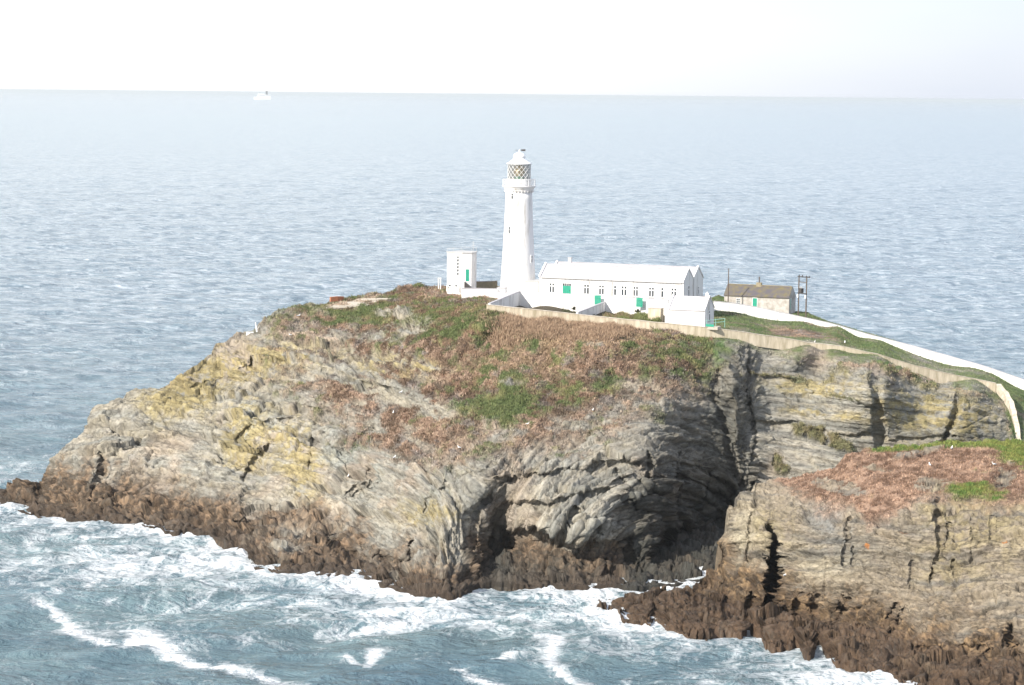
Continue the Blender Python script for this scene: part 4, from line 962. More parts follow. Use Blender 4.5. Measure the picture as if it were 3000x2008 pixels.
# ------------------------------------------------------------------ lighthouse
LX, LY, LZ = [float(c) for c in PY(1517.5, 860, 457.0)]
LZ = 34.6
def lz(py): return ZAT(1520, py, 457.0)
def build_lighthouse():
    t = thing('lighthouse', 'tall white tapering round lighthouse tower with glazed lantern and gallery', 'lighthouse', (LX, LY, LZ))
    z = lambda py: lz(py) - LZ
    zt = z(560)
    prof = [(3.95, -1.5), (3.95, .55), (3.72, .8)]
    for k in range(13):
        s = k / 12.0
        prof.append((3.66 - 1.02 * s - .10 * math.sin(s * math.pi), .85 + (zt - .85) * s))
    MB().lathe(prof, 64).build('tower', M['white'], t, smooth=True)
    # gallery: corbel, deck, panelled parapet
    zg = z(545)
    g = MB().lathe([(2.66, zt - .02), (2.78, zt + .05), (2.78, zt + .22), (2.9, zt + .34), (3.2, zg - .18), (3.34, zg - .12), (3.34, zg + .06), (2.3, zg + .08)], 64)
    g.build('gallery_deck', M['white'], t)
    for k in range(28):
        c = MB()
        a = 2 * math.pi * k / 28; u = Vector((math.cos(a), math.sin(a), 0)); w = Vector((-u.y, u.x, 0))
        p = [u * 2.62, u * 2.80, u * 3.05, u * 2.62]; zz = [zt - .35, zt - .28, zt + .16, zt + .16]
        vs = [tuple(q + w * .09 + Vector((0, 0, h))) for q, h in zip(p, zz)] + [tuple(q - w * .09 + Vector((0, 0, h))) for q, h in zip(p, zz)]
        c.add(vs, [(0, 1, 2, 3), (7, 6, 5, 4), (0, 4, 5, 1), (1, 5, 6, 2), (2, 6, 7, 3), (3, 7, 4, 0)])
        c.build('corbel', M['white'], t)
    zr = z(525.5)
    rl = MB()
    for k in range(20):
        a = 2 * math.pi * k / 20
        rl.bar((3.22 * math.cos(a), 3.22 * math.sin(a), zg), (3.22 * math.cos(a), 3.22 * math.sin(a), zr), .055, 6)
    for hh in (.35, .62, .9, 1.0):
        zz = zg + (zr - zg) * hh
        for k in range(40):
            a, b = 2 * math.pi * k / 40, 2 * math.pi * (k + 1) / 40
            rl.bar((3.22 * math.cos(a), 3.22 * math.sin(a), zz), (3.22 * math.cos(b), 3.22 * math.sin(b), zz), .045, 5)
    rl.build('gallery_railing', M['white_metal'], t)
    MB().lathe([(2.42, zg), (2.42, zr - .1), (2.5, zr - .06), (2.5, zr + .04), (2.36, zr + .05)], 48).build('lantern_plinth', M['white'], t)
    # lantern
    z0, z1 = z(528), z(481)
    RL = 2.32
    gl = MB(); n = 32
    vs = [(RL * .985 * math.cos(2 * math.pi * k / n), RL * .985 * math.sin(2 * math.pi * k / n), zz) for zz in (z0, z1) for k in range(n)]
    gl.add(vs, [(k, (k + 1) % n, n + (k + 1) % n, n + k) for k in range(n)])
    gl.build('lantern_glass', M['glass'], t)
    ab = MB(); nd_ = 16
    for k in range(nd_):
        for sgn in (1, -1):
            for j in range(8):
                a0 = 2 * math.pi * k / nd_ + sgn * 2 * math.pi * (j / 8) * (2 / nd_) * 1.5; a1 = 2 * math.pi * k / nd_ + sgn * 2 * math.pi * ((j + 1) / 8) * (2 / nd_) * 1.5
                ab.bar((RL * math.cos(a0), RL * math.sin(a0), z0 + (z1 - z0) * j / 8), (RL * math.cos(a1), RL * math.sin(a1), z0 + (z1 - z0) * (j + 1) / 8), .038, 4)
    ab.build('astragals', M['white_metal'], t)
    # optic
    zc = (z0 + z1) / 2 + .25
    lp = []
    for k in range(15):
        s = -1 + 2 * k / 14
        lp.append((.95 * math.sqrt(max(.12, 1 - (s * .92) ** 2)) + (.05 if k % 2 else 0), zc + s * 1.15))
    op = MB().lathe(lp, 24).build('optic', M['lens'], t)
    rb = MB()
    for k in range(8):
        a = 2 * math.pi * k / 8
        rb.bar((.98 * math.cos(a), .98 * math.sin(a), zc - 1.05), (1.05 * math.cos(a), 1.05 * math.sin(a), zc), .05, 5)
        rb.bar((1.05 * math.cos(a), 1.05 * math.sin(a), zc), (.75 * math.cos(a), .75 * math.sin(a), zc + 1.1), .05, 5)
    rb.build('optic_frame', M['brass'], op)
    MB().lathe([(.95, z0 - .1), (.95, z0 + .55), (.5, z0 + .6), (.5, zc - 1.12)], 20).build('optic_pedestal', M['green'], t)
    # roof
    r = MB().lathe([(2.3, z1 - .05), (2.52, z1 - .04), (2.56, z1 + .08), (2.45, z1 + .18), (1.9, z(474)), (1.42, z(468.5)), (1.22, z(466)), (1.18, z(460)), (1.26, z(459)), (1.26, z(457.5)), (1.14, z(457)), (1.08, z(452.5)), (.8, z(449.5)), (.35, z(447.8)), (.2, z(446)), (.13, z(442)), (.1, z(440.5)), (.02, z(438.5))], 40)
    r.build('lantern_roof', M['white_metal'], t, smooth=True)
    v = MB(); zv = z(440.5)
    v.bar((-.75, -.1, zv), (1.2, .1, zv), .03, 5); v.prism([(.35, zv - .17), (1.2, zv - .2), (1.2, zv + .2), (.35, zv + .17)], .0, .05); v.prism([(-.9, zv), (-.6, zv - .1), (-.6, zv + .1)], -.1, -.06)
    v.build('weather_vane', M['dark'], t)
    # windows set in the tower
    for px, py, w, h in ((1501.5, 574, .42, 1.1), (1493, 673, .42, 1.35), (1557, 757, .42, 1.35)):
        zz = z(py) - h / 2
        s = (z(py) - .85) / (zt - .85)
        rad = 3.66 - 1.02 * s - .10 * math.sin(s * math.pi)
        dx = float(PY(px, py, 457 - rad * .8)[0]) - LX
        a = math.asin(max(-.98, min(.98, dx / rad)))
        e = bpy.data.objects.new('window', None)
        mb = MB()
        def q(u, d, zc_):
            return (math.sin(a) * (rad + d) + math.cos(a) * u, -math.cos(a) * (rad + d) + math.sin(a) * u, zc_)
        def bx(mb, u0, u1, z0_, z1_, d0, d1):
            vs = [q(u, d, k) for k in (z0_, z1_) for u, d in ((u0, d0), (u1, d0), (u1, d1), (u0, d1))]
            mb.add(vs, [(3, 2, 1, 0), (4, 5, 6, 7), (0, 1, 5, 4), (1, 2, 6, 5), (2, 3, 7, 6), (3, 0, 4, 7)])
        bpy.data.objects.remove(e)
        for u0, u1, a0, a1 in ((-w / 2 - .1, -w / 2, zz - .1, zz + h + .1), (w / 2, w / 2 + .1, zz - .1, zz + h + .1), (-w / 2, w / 2, zz + h, zz + h + .1), (-w / 2, w / 2, zz - .1, zz), (-w / 2, w / 2, zz + h * .6, zz + h * .6 + .06)):
            bx(mb, u0, u1, a0, a1, -.15, .13)
        wo = mb.build('window', M['white_metal'], t)
        pb = MB(); bx(pb, -w / 2, w / 2, zz, zz + h, -.15, .06); pb.build('pane', M['pane'], wo)
    return t
build_lighthouse()
# flat-roofed annex tied to the foot of the tower
def build_annex():
    A = Vector(PY(1531, 853, 452.6)); 
    t = thing('annex', 'small white flat-roofed annex joined to the foot of the lighthouse tower', 'annex', (A.x, A.y, LZ), R(-20))
    MB().box(0, 3.3, 0, 4.2, -1.2, 3.35).box(-3.2, 0, 1.0, 4.2, -1.2, 2.0).build('wall', M['white'], t)
    MB().box(-.12, 3.42, -.12, 4.3, 3.35, 3.5).build('flat_roof', M['greyp'], t)
    o = door(t, .75, .0, .7, 1.3, 0, mat='green')
    MB().box(-2.9, -.6, .9, 1.0, .55, 1.35).build('side_shutter', M['green_pale'], t)
build_annex()
def build_porch():
    A = Vector(PY(1456, 853, 449.0))
    t = thing('porch', 'low white block with buttress at the left foot of the lighthouse tower', 'porch', (A.x, A.y, LZ), R(-8))
    MB().box(0, 1.6, 0, 3.0, -1.0, 2.2).box(1.6, 4.4, -.2, 2.6, -1.4, 1.15).box(.2, 1.9, -.5, 0, -1.2, .7).build('wall', M['white'], t)
    MB().box(-.08, 1.68, -.08, 3.08, 2.2, 2.3).build('coping', M['white_roof'], t)
    MB().box(1.62, 2.1, -.24, -.2, .1, .75).build('window', M['pane'], t)
build_porch()
# ------------------------------------------------------------------ keepers' range
def build_range():
    E1 = Vector(PY(1580, 812, 451.0)); E2 = Vector(PY(2003, 829, 440.0))
    a = ang(E1, E2); L = math.hypot(E2.x - E1.x, E2.y - E1.y)
    g = 34.6; eave = (E1.z + E2.z) / 2 - g; D = 13.0; rise = 2.25
    t = thing('keepers_house', 'long white double-gabled single-storey house beside the lighthouse', 'house', (E1.x, E1.y, g), a)
    q = D / 4
    gable = [(0, -1.5), (0, eave), (q, eave + rise), (2 * q, eave + .25), (3 * q, eave + rise), (D, eave), (D, -1.5)]
    MB().prismx(gable, 0, L).build('wall', M['white'], t)
    for k, (y0, y1) in enumerate(((-.22, 2 * q), (2 * q, D + .22))):
        ym = q * (1 + 2 * k)
        z0 = eave - .08 if k == 0 else eave + .24; z1 = eave + .24 if k == 0 else eave - .08
        rf = [(y0, z0), (ym, eave + rise + .02), (y1, z1), (y1, z1 + .12), (ym, eave + rise + .15), (y0, z0 + .12)]
        r = MB().prismx(rf, .31, L - .31).build('roof', M['white_roof'], t)
        MB().box(.4, L - .4, ym - .12, ym + .12, eave + rise + .13, eave + rise + .24).build('ridge_tiles', M['white_roof'], r)
    for x0 in (0.0, L - .3):   # raised gable copings
        cp = [(-.3, eave + .02), (-.3, eave + .3), (q, eave + rise + .48), (2 * q, eave + .62), (3 * q, eave + rise + .48), (D + .3, eave + .3), (D + .3, eave + .02), (3 * q, eave + rise + .16), (2 * q, eave + .27), (q, eave + rise + .16)]
        MB().prismx(cp, x0 - (.06 if x0 == 0 else 0), x0 + .3 + (.06 if x0 else 0)).build('gable_coping', M['white'], t)
    ch = MB().box(2.6, 3.2, 3 * q - .3, 3 * q + .3, eave + rise + .0, eave + rise + 1.0).build('chimney', M['white'], t)
    MB().box(2.5, 3.3, 3 * q - .4, 3 * q + .4, eave + rise + 1.0, eave + rise + 1.12).build('chimney_cap', M['greyp'], ch)
    for x0, x1 in ((.4, 10.4), (10.6, 15.2), (15.4, 19.7), (19.9, L - .4)):
        MB().box(x0, x1, -.33, -.215, eave - .13, eave - .01).build('gutter', M['greyp'], t)
    for x in (10.5, 15.3, 19.8): MB().bar((x, -.09, .0), (x, -.09, eave - .1), .055, 6).build('downpipe', M['greyp'], t)
    wz = eave - 3.05
    def lx(px): return float((PY(px, 840, 446)[0] - E1.x)) / math.cos(a) * (1.0)
    def xat(px):   # where the pixel column meets the front wall
        d = rays(px, 840.0); 
        nx, ny = -math.sin(a), math.cos(a)
        tt = (E1.x * nx + E1.y * ny) / (d[0] * nx + d[1] * ny)
        return (d[0] * tt - E1.x) * math.cos(a) + (d[1] * tt - E1.y) * math.sin(a)
    for px, w, n in ((1617, .95, 2), (1718.5, .95, 2), (1762.5, .95, 2), (1802.5, .42, 1), (1828.5, .98, 2), (1862.5, .95, 2), (1909, .95, 2), (1941, .42, 1), (1974.5, .95, 2)):
        window(t, xat(px), wz + .1, w, 1.78, 0, n)
    door(t, xat(1661), wz - .25, 1.75, 2.25, 0, mat='green', toplight=True)
    # openings in the shaded right-hand gables
    window(t, 3.3, wz + .15, .75, 2.0, L, 1, 1, 'y'); window(t, 9.9, wz + .1, .5, 1.4, L, 1, 1, 'y')
    MB().bar((L + .08, 2 * q, 0), (L + .08, 2 * q, eave + .3), .05, 6).build('downpipe', M['greyp'], t)
build_range()

# ------------------------------------------------------------------ small white store with the green railing
def build_store():
    E1 = Vector(PY(1957, 906, 414.9)); E2 = Vector(PY(2065.5, 911, 412.4))
    a = ang(E1, E2); L = math.hypot(E2.x - E1.x, E2.y - E1.y)
    g = ZAT(2066, 955, 412.4) ; eave = (E1.z + E2.z) / 2 - g; D = 6.0; rise = 2.15
    t = thing('store_house', 'small white gabled store house standing on the long beige retaining wall', 'store', (E1.x, E1.y, g), a)
    MB().prismx([(0, -1.6), (0, eave), (D / 2, eave + rise), (D, eave), (D, -1.6)], 0, L).box(-.6, 0, .1, .7, -1.6, eave + .25).build('wall', M['white'], t)
    rf = [(-.2, eave - .1), (D / 2, eave + rise + .02), (D + .2, eave - .1), (D + .2, eave + .03), (D / 2, eave + rise + .15), (-.2, eave + .03)]
    MB().prismx(rf, .25, L - .3).build('roof', M['white_roof'], t)
    for x0, x1 in ((-.06, .25), (L - .3, L + .06)):
        cp = [(-.25, eave - .05), (-.25, eave + .2), (D / 2, eave + rise + .42), (D + .25, eave + .2), (D + .25, eave - .05), (D / 2, eave + rise + .16)]
        MB().prismx(cp, x0, x1).build('gable_coping', M['white'], t)
    c = MB().box(L - .75, L - .2, D / 2 - .28, D / 2 + .28, eave + rise + .1, eave + rise + .85).build('chimney', M['white'], t)
    MB().box(L - .55, L - .4, D / 2 - .1, D / 2 + .1, eave + rise + .85, eave + rise + 1.1).build('chimney_pot', M['greyp'], c)
    window(t, D / 2 - .1, .75, .75, 1.75, L, 1, 1, 'y')
    E = Vector((L + .02, .3, 0))
    # railing on the little landing
    r = thing('railing', 'short green metal railing on the landing by the white store gable', 'railing', tuple(t.location + Matrix.Rotation(a, 3, 'Z') @ Vector((L + .25, -.1, -.1))), a)
    pm = MB().box(0, 2.2, 0, 2.3, -.55, -.05).build('landing', M['concrete'], r)
    rr = MB()
    for hh in (.5, 1.05): rr.bar((.05, .1, hh), (2.7, 3.0, hh + .25), .05, 6); rr.bar((.05, .1, hh), (.05, .1, hh), .05, 6)
    rr2 = rr.build('rail', M['green_pale'], r)
    for x, y in ((.05, .1), (1.4, 1.55), (2.7, 3.0)): MB().bar((x, y, -.3), (x, y, 1.3), .05, 6).build('post', M['green_pale'], r)
    MB().box(.0, 1.5, -.06, .0, .0, .42).build('green_board', M['green'], r)
build_store()

# ------------------------------------------------------------------ square watch tower on the left
def build_watch():
    A = Vector(PY(1309.5, 843, 459.0)); B = Vector(PY(1355, 848, 457.2))
    a = ang(A, B); L = math.hypot(B.x - A.x, B.y - A.y)
    g = ZAT(1355, 846, 456.5)
    H = ZAT(1355, 743, 456.5) - g
    t = thing('signal_building', 'square white two-storey block with a column of small windows left of the lighthouse', 'building', (A.x, A.y, g), a)
    W = L
    plan = [(0, 0), (W, 0), (W + 1.5, .9), (W + 1.75, 1.9), (W + .3, 5.0), (.3, 5.0), (-.1, 2.5)]
    MB().prismz(plan, -1.5, H).build('wall', M['white'], t)
    cx = sum(p[0] for p in plan) / len(plan); cy = sum(p[1] for p in plan) / len(plan)
    big = [(cx + (x - cx) * 1.07, cy + (y - cy) * 1.07) for x, y in plan]
    rf = MB().prismz(big, H, H + .16).build('roof_slab', M['greyp'], t)
    rr = MB()
    for k in range(len(plan)):
        x0, y0 = plan[k]; x1, y1 = plan[(k + 1) % len(plan)]
        rr.bar((x0, y0, H + .16), (x0, y0, H + .85), .03, 5); rr.bar((x0, y0, H + .85), (x1, y1, H + .85), .025, 5)
    rr.build('roof_railing', M['greyp'], t)
    an = MB(); an.bar((W + .9, 2.6, H + .1), (W + .9, 2.6, H + 2.4), .05, 6, .03); an.bar((W + .4, 2.6, H + 1.5), (W + 1.4, 2.6, H + 1.5), .03, 5); an.bar((W + .55, 2.6, H + 2.0), (W + 1.25, 2.6, H + 2.0), .025, 5)
    an.build('aerial', M['greyp'], t)
    xc = W * .70
    for k in range(6):
        zc = H * (1 - .05) - .47 - k * .68
        window(t, xc, zc - .25, .42, .42, 0, 1, kind='plain')
    # door on the canted corner: door plane from (W,0) to (W+1.5,.9)
    sub = bpy.data.objects.new('door_bay', None)
    da = math.atan2(.9, 1.5)
    bpy.data.objects.remove(sub)
    dr = MB(); u = Vector((math.cos(da), math.sin(da), 0)); n = Vector((math.sin(da), -math.cos(da), 0))
    def slab(mb, s0, s1, z0, z1, d0, d1):
        o = Vector((W, 0, 0)); vs = [tuple(o + u * s + n * d + Vector((0, 0, z))) for z in (z0, z1) for s, d in ((s0, d0), (s1, d0), (s1, d1), (s0, d1))]
        return mb.add(vs, [(3, 2, 1, 0), (4, 5, 6, 7), (0, 1, 5, 4), (1, 2, 6, 5), (2, 3, 7, 6), (3, 0, 4, 7)])
    slab(dr, .62, 1.32, 1.45, 3.85, -.02, .05); do = dr.build('door', M['green'], t)
    f = MB(); slab(f, .52, .62, 1.45, 3.95, 0, .09); slab(f, 1.32, 1.42, 1.45, 3.95, 0, .09); slab(f, .62, 1.32, 3.85, 3.95, 0, .088); f.build('door_frame', M['white_metal'], do)
    # outside stair
    st = MB()
    for k in range(6): slab(st, .35 + k * .27, .35 + (k + 1) * .27, -.6, 1.35 - k * .23, .1, 1.1)
    so = st.build('outside_stair', M['dark'], t)
    for x in (.7, 2.2): window(t, x, .25, .5, .35, 0, 1, kind='plain')
    for x in (.1, W - .75): MB().box(x, x + .2, -.35, 0, -.8, .5).build('buttress', M['white'], t)
build_watch()
def post_pair():
    A = Vector(PY(1283, 838, 468.0))
    t = thing('marker_post', 'pair of stubby white posts joined by a cap left of the white signal block', 'marker', (A.x, A.y, A.z), 0)
    for x in (0, .42): MB().box(x, x + .2, 0, .25, -.8, 1.45).build('post', M['white'], t)
    MB().box(-.05, .67, -.03, .28, 1.45, 1.65).build('cap', M['white'], t)
post_pair()

# ------------------------------------------------------------------ walls
def mk_wall(name, label, top, h, t, mat, side=1.0, cope=None, seed=1, wob=.03, taper=0.0, step=2.0, cw=.06):
    o = thing(name, label, 'wall', tuple(top[0]))
    base = Vector(top[0])
    top = densify(top, step, wob, seed)
    hs = h
    loc = [p - base for p in top]
    if callable(h): hs = [h(p) for p in top]
    wall_mb(loc, hs, t, side, taper=taper).build('wall_body', mat, o)
    if cope:
        c = [p + Vector((0, 0, .13)) for p in loc]
        mb = MB(); n = len(c); vs = []
        for i, p in enumerate(c):
            a = c[max(i - 1, 0)]; b = c[min(i + 1, n - 1)]
            d = Vector((b.x - a.x, b.y - a.y, 0)).normalized(); nn = Vector((-d.y, d.x, 0)) * side
            p0 = p - nn * cw; p1 = p + nn * (t + cw)
            vs += [(p0.x, p0.y, p0.z - .128), (p0.x, p0.y, p0.z - .02), (p1.x, p1.y, p1.z - .02), (p1.x, p1.y, p1.z - .128)]
        fs = []
        for i in range(n - 1):
            a = i * 4; b = a + 4
            for k in range(4): fs.append((a + k, a + (k + 1) % 4, b + (k + 1) % 4, b + k))
        fs += [(3, 2, 1, 0), tuple(4 * (n - 1) + k for k in range(4))]
        mb.add(vs, fs).build('coping', cope, o)
    return o
P3 = lambda L: [Vector(PY(x, y, Y)) for x, y, Y in L]
mk_wall('retaining_wall', 'long beige rendered retaining wall running below the garden and down along the cliff top', P3([(1426, 894, 410.5), (1540, 905, 411.0), (1650, 918, 411.5), (1800, 934, 411.5), (1950, 948, 411.6), (2066, 960, 412.0), (2192, 976, 414.0), (2290, 990, 416.0), (2371, 1005, 417.5), (2474, 1017, 418.5), (2572, 1039, 419.5), (2683, 1073, 421.5), (2780, 1095, 423.5), (2854, 1111, 425.0), (2918, 1124, 425.5)]), lambda p: 2.6 if p.x < 36 else 2.2, .45, M['beige'], cope=M['coping'], seed=3, wob=.05)
mk_wall('stone_wall', 'pale lumpy stone wall dropping steeply down the right end of the cliff', P3([(2919, 1125, 425.2), (2935, 1143, 423.0), (2952, 1168, 420), (2962, 1205, 416.5), (2970, 1245, 413.0), (2978, 1292, 409.5)]), 1.6, .9, M['coping'], seed=4, wob=.12, step=.9)
mk_wall('boundary_wall', 'long plain white wall descending to the right from the store to the cliff top', P3([(2091, 884, 462.0), (2150, 890, 462.0), (2213, 900, 462.0), (2341, 928, 461.0), (2427, 947, 459.5), (2533, 978, 456.5), (2683, 1017, 451.5), (2811, 1053, 448.0), (2896, 1078, 445.5), (3010, 1118, 442.5), (3150, 1165, 438.0), (3400, 1250, 432.0)]), lambda p: 2.3, .4, M['white'], cope=M['white_roof'], seed=5, wob=.03)
mk_wall('garden_wall', 'tall white wall behind the garden beds in front of the long house', P3([(1516, 855, 438.5), (1550, 857, 437.5), (1650, 862, 434.7), (1748, 867.5, 432.0), (1879, 874, 428.5), (1958, 882, 426.3)]), 4.0, .4, M['white'], cope=M['white_roof'], seed=6, wob=.015)
mk_wall('garden_wall', 'white side wall rising from the beige wall corner to the foot of the tower', P3([(1430, 891, 411.0), (1470, 874, 424.5), (1516, 855, 438.2)]), 3.2, .4, M['white'], side=-1, cope=M['white_roof'], seed=7, wob=.01)
mk_wall('garden_wall', 'short white dividing wall slanting across the middle of the garden', P3([(1768, 886, 431.3), (1726, 902, 421.5), (1688, 917, 412.2)]), 2.6, .35, M['white'], side=1, cope=M['white_roof'], seed=8, wob=.01)
mk_wall('parapet_wall', 'low white wall between the signal block and the lighthouse foot', P3([(1353, 846, 447.0), (1400, 846.5, 447.5), (1457, 848, 448.0)]), 2.7, .5, M['white'], cope=M['white_roof'], seed=9, wob=.01)
mk_wall('parapet_wall', 'low white wall running down from the tower foot to the garden corner', P3([(1457, 856, 447.6), (1485, 860, 443.0), (1512, 862, 440.0)]), 2.6, .4, M['white'], cope=M['white_roof'], seed=19, wob=.01)
mk_wall('hut_wall', 'brownish weathered wall seen between the signal block and the tower', P3([(1393, 826, 466.0), (1425, 825.5, 464.5), (1454, 824, 463.0)]), 2.6, .4, M['stone'], cope=M['white_roof'], seed=10, wob=.01)
mk_wall('brick_wall', 'low red brick wall end at the left end of the concrete platform', P3([(969, 871, 452.0), (990, 869, 453.0), (1008, 869, 454.5)]), .95, .4, M['brick'], seed=11, wob=.01)
def gate(px, py, Y, label, w=1.25, h=1.7):
    A = Vector(PY(px, py, Y))
    t = thing('garden_gate', label, 'gate', (A.x, A.y, A.z - h), R(-15), 'green gates in the garden wall')
    b = MB()
    for k in range(5): b.box(-w / 2 + w * k / 5 + .01, -w / 2 + w * (k + 1) / 5 - .01, -.5, -.44, 0, h + .06 * math.sin(math.pi * (k + .5) / 5))
    b.build('boards', M['green'], t)
    for z in (.3, h - .5): MB().box(-w / 2, w / 2, -.54, -.5, z, z + .12).build('ledge', M['green'], t)
gate(1753, 866, 431.3, 'green boarded garden gate above the short dividing wall')
gate(1875, 873, 428.0, 'green boarded garden gate beside the dark spiky plant')

def hit(px, py):
    bpy.context.view_layer.update()
    d = Vector(rays(px, py)).normalized(); best = None
    for nm in ('headland', 'promontory'):
        o = bpy.data.objects[nm]
        ok, loc, nr, ix = o.ray_cast(Vector((0, 0, CAM_H)), d)
        if ok and (best is None or loc.y < best.y): best = loc.copy()
    return best
# paved slabs west of the plateau
def slab_at(name, label, pts, th=.35, mat='concrete'):
    w = [(hit(x, y) or Vector(PZ(x, y, 33.6))) + Vector((0, 0, .12)) for x, y in pts]; base = w[0]
    mb = MB(); n = len(w)
    vs = [tuple(p - base) for p in w] + [tuple(p - base - Vector((0, 0, th))) for p in w]
    mb.add(vs, [tuple(range(n)), tuple(range(2 * n - 1, n - 1, -1))] + [(k, (k + 1) % n, n + (k + 1) % n, n + k) for k in range(n)])
    o = mb.build(name, M[mat]); 
    for v in o.data.vertices: pass
    o.location = base
    return tag(o, label, 'platform')
slab_at('concrete_platform', 'flat pale concrete platform at the left edge of the grassy top', [(955, 903), (1080, 894), (1128, 884), (1010, 886)])
slab_at('concrete_platform', 'thin grey concrete slab behind the paler platform', [(1030, 884), (1135, 881), (1165, 875), (1050, 877)])

# garden things
def build_box():
    A = Vector(PY(1898, 935, 417.0)); B = Vector(PY(1935, 938, 416.0)); a = ang(A, B); L = (B - A).length
    t = thing('garden_shed', 'plain beige box-like shed in the garden left of the white store', 'shed', (A.x, A.y, A.z), a)
    MB().box(0, L, 0, 1.6, -.8, 1.95).build('body', M['beige'], t)
    MB().box(-.06, L + .06, -.06, 1.66, 1.95, 2.05).build('lid', M['concrete'], t)
build_box()

# ------------------------------------------------------------------ cottage and poles
def build_cottage():
    A = Vector(PY(2122, 864.5, 484.0)); B = Vector(PY(2312, 873, 478.6)); a = ang(A, B); L = math.hypot(B.x - A.x, B.y - A.y)
    eave_z = (A.z + B.z) / 2; g = eave_z - 2.75; e = 2.75; D = 5.2; rise = 2.0
    t = thing('stone_cottage', 'old single-storey cottage with lichened slate roof and green doors near the cliff edge', 'cottage', (A.x, A.y, g), a)
    MB().prismx([(0, -1.2), (0, e), (D / 2, e + rise), (D, e), (D, -1.2)], 0, L).build('wall', M['grubby'], t)
    rf = [(-.22, e - .15), (D / 2, e + rise + .02), (D + .22, e - .15), (D + .22, e), (D / 2, e + rise + .17), (-.22, e)]
    r = MB().prismx(rf, -.1, L - .0).build('roof', M['slate'], t)
    MB().box(0, L - .2, D / 2 - .12, D / 2 + .12, e + rise + .14, e + rise + .26).build('ridge_tiles', M['stone'], r)
    cx = 6.9
    c = MB().box(cx - .55, cx + .55, D / 2 - .4, D / 2 + .4, e + rise - .3, e + rise + .75).box(cx + .55, cx + .8, D / 2 - .3, D / 2 + .3, e + rise - .3, e + rise + .25).build('chimney', M['stone'], t)
    MB().bar((cx, D / 2, e + rise + .7), (cx, D / 2, e + rise + 2.0), .13, 8).build('flue', M['wood'], c)
    door(t, 6.8, .0, .95, 2.35, 0)
    window(t, 3.1, .95, .75, 1.15, 0, 2, kind='grid')
    door(t, 1.1, .2, .6, 2.2, L, 1, 'y')
    MB().box(-.1, 1.9, -1.6, -.01, -.9, .9).build('lean_to', M['stone'], t)
build_cottage()
def pole():
    a = PY(2133, 883, 479.0); b = PY(2134.8, 788, 479.0)
    t = thing('utility_pole', 'single slim dark wooden pole at the left end of the cottage', 'pole', tuple(map(float, a)))
    h = float(b[2] - a[2])
    MB().bar((0, 0, -1), (.0, 0, h), .13, 8, .09).build('post', M['wood'], t)
    MB().box(-.14, .14, -.14, .14, h, h + .08).build('cap', M['dark'], t)
pole()
def hpole():
    a = Vector(PY(2338.5, 918, 474.0)); b = Vector(PY(2361, 920, 472.0)); h = ZAT(2340, 808, 474) - a.z
    r = ang(a, b); w = math.hypot(b.x - a.x, b.y - a.y)
    t = thing('transformer_pole', 'pair of wooden poles carrying a crossarm, insulators and a transformer right of the cottage', 'power pole', tuple(a), r)
    for x in (0, w):
        p = MB().bar((x, 0, -1.2), (x, 0, h), .15, 8, .12).build('post', M['wood'], t)
        MB().box(x - .15, x + .15, -.35, -.13, 3.3, 4.0).build('white_plate', M['white_metal'], p)
    MB().box(-.25, w + 1.15, -.2, -.08, h - .25, h - .07).build('crossarm', M['dark'], t)
    for x in (.25, w * .5, w + .1, w + .9): MB().lathe([(.06, h - .08), (.14, h - .02), (.09, h + .06), (.14, h + .14), (.05, h + .22)], 10, x, -.14).build('insulator', M['dark'], t)
    MB().box(0, w, -.18, -.08, h - 1.35, h - 1.22).build('brace', M['wood'], t)
    MB().box(-.05, w + .15, -.3, -.08, 4.15, 4.35).build('platform_beam', M['dark'], t)
    tr = MB().box(.35, 1.3, -.45, .2, 4.36, 5.2).build('transformer', M['dark'], t)
    MB().box(.28, 1.37, -.5, .25, 5.2, 5.28).build('transformer_lid', M['dark'], tr)
    bs = MB()
    for x in (.5, .82, 1.12): bs.lathe([(.05, 5.28), (.09, 5.4), (.05, 5.5), (.09, 5.6), (.03, 5.7)], 8, x, -.1)
    bs.build('bushings', M['greyp'], tr)
    MB().bar((w + .9, -.14, h), (w + 2.2, .8, h - .45), .025, 5).build('wire', M['dark'], t)
hpole()

# ------------------------------------------------------------------ ferry near the horizon
def build_ferry():
    A = Vector(PY(769, 289.5, 21800.0)); A.z = 0
    t = thing('ferry', 'white passenger ferry with dark funnel faint on the horizon', 'ferry', tuple(A), R(-164))
    t.scale = (.85, 1.15, 1.3)
    n = 14; vs = []; L = 190.0
    prof = []
    for k in range(n + 1):
        s = k / n; x = -L / 2 + L * s
        w = 14 * min(1, (1 - s) * 3.2 + .0) ** .6 if s > .68 else 14
        w = max(w, .4); fl = 1 + .10 * s
        prof.append((x, w, fl))
    for x, w, f in prof: vs += [(x, -w * .8, -4), (x + (3 if f > 1.08 else 0), -w, 20), (x + (3 if f > 1.08 else 0), w, 20), (x, w * .8, -4)]
    fs = []
    for k in range(n):
        a = 4 * k
        for j in range(4): fs.append((a + j, a + (j + 1) % 4, a + 4 + (j + 1) % 4, a + 4 + j))
    fs += [(3, 2, 1, 0), tuple(4 * n + j for j in range(4))]
    MB().add(vs, fs).build('hull', M['white_metal'], t)
    s = MB().prism([(-88, 20), (62, 20), (52, 30), (48, 36), (40, 46), (-20, 46), (-24, 38), (-86, 38)], -12.5, 12.5).build('superstructure', M['white_metal'], t)
    MB().box(-80, 46, -12.7, -12.5, 31, 32.6).box(-80, 46, 12.5, 12.7, 31, 32.6).build('window_band', M['pane'], s)
    MB().prism([(-58, 38), (-36, 38), (-40, 64), (-56, 64)], -6, 6).build('funnel', M['dark'], t)
    MB().bar((34, 0, 45), (34, 0, 66), 1.2, 6).box(30, 38, -4, 4, 56, 57).build('mast', M['greyp'], t)
build_ferry()

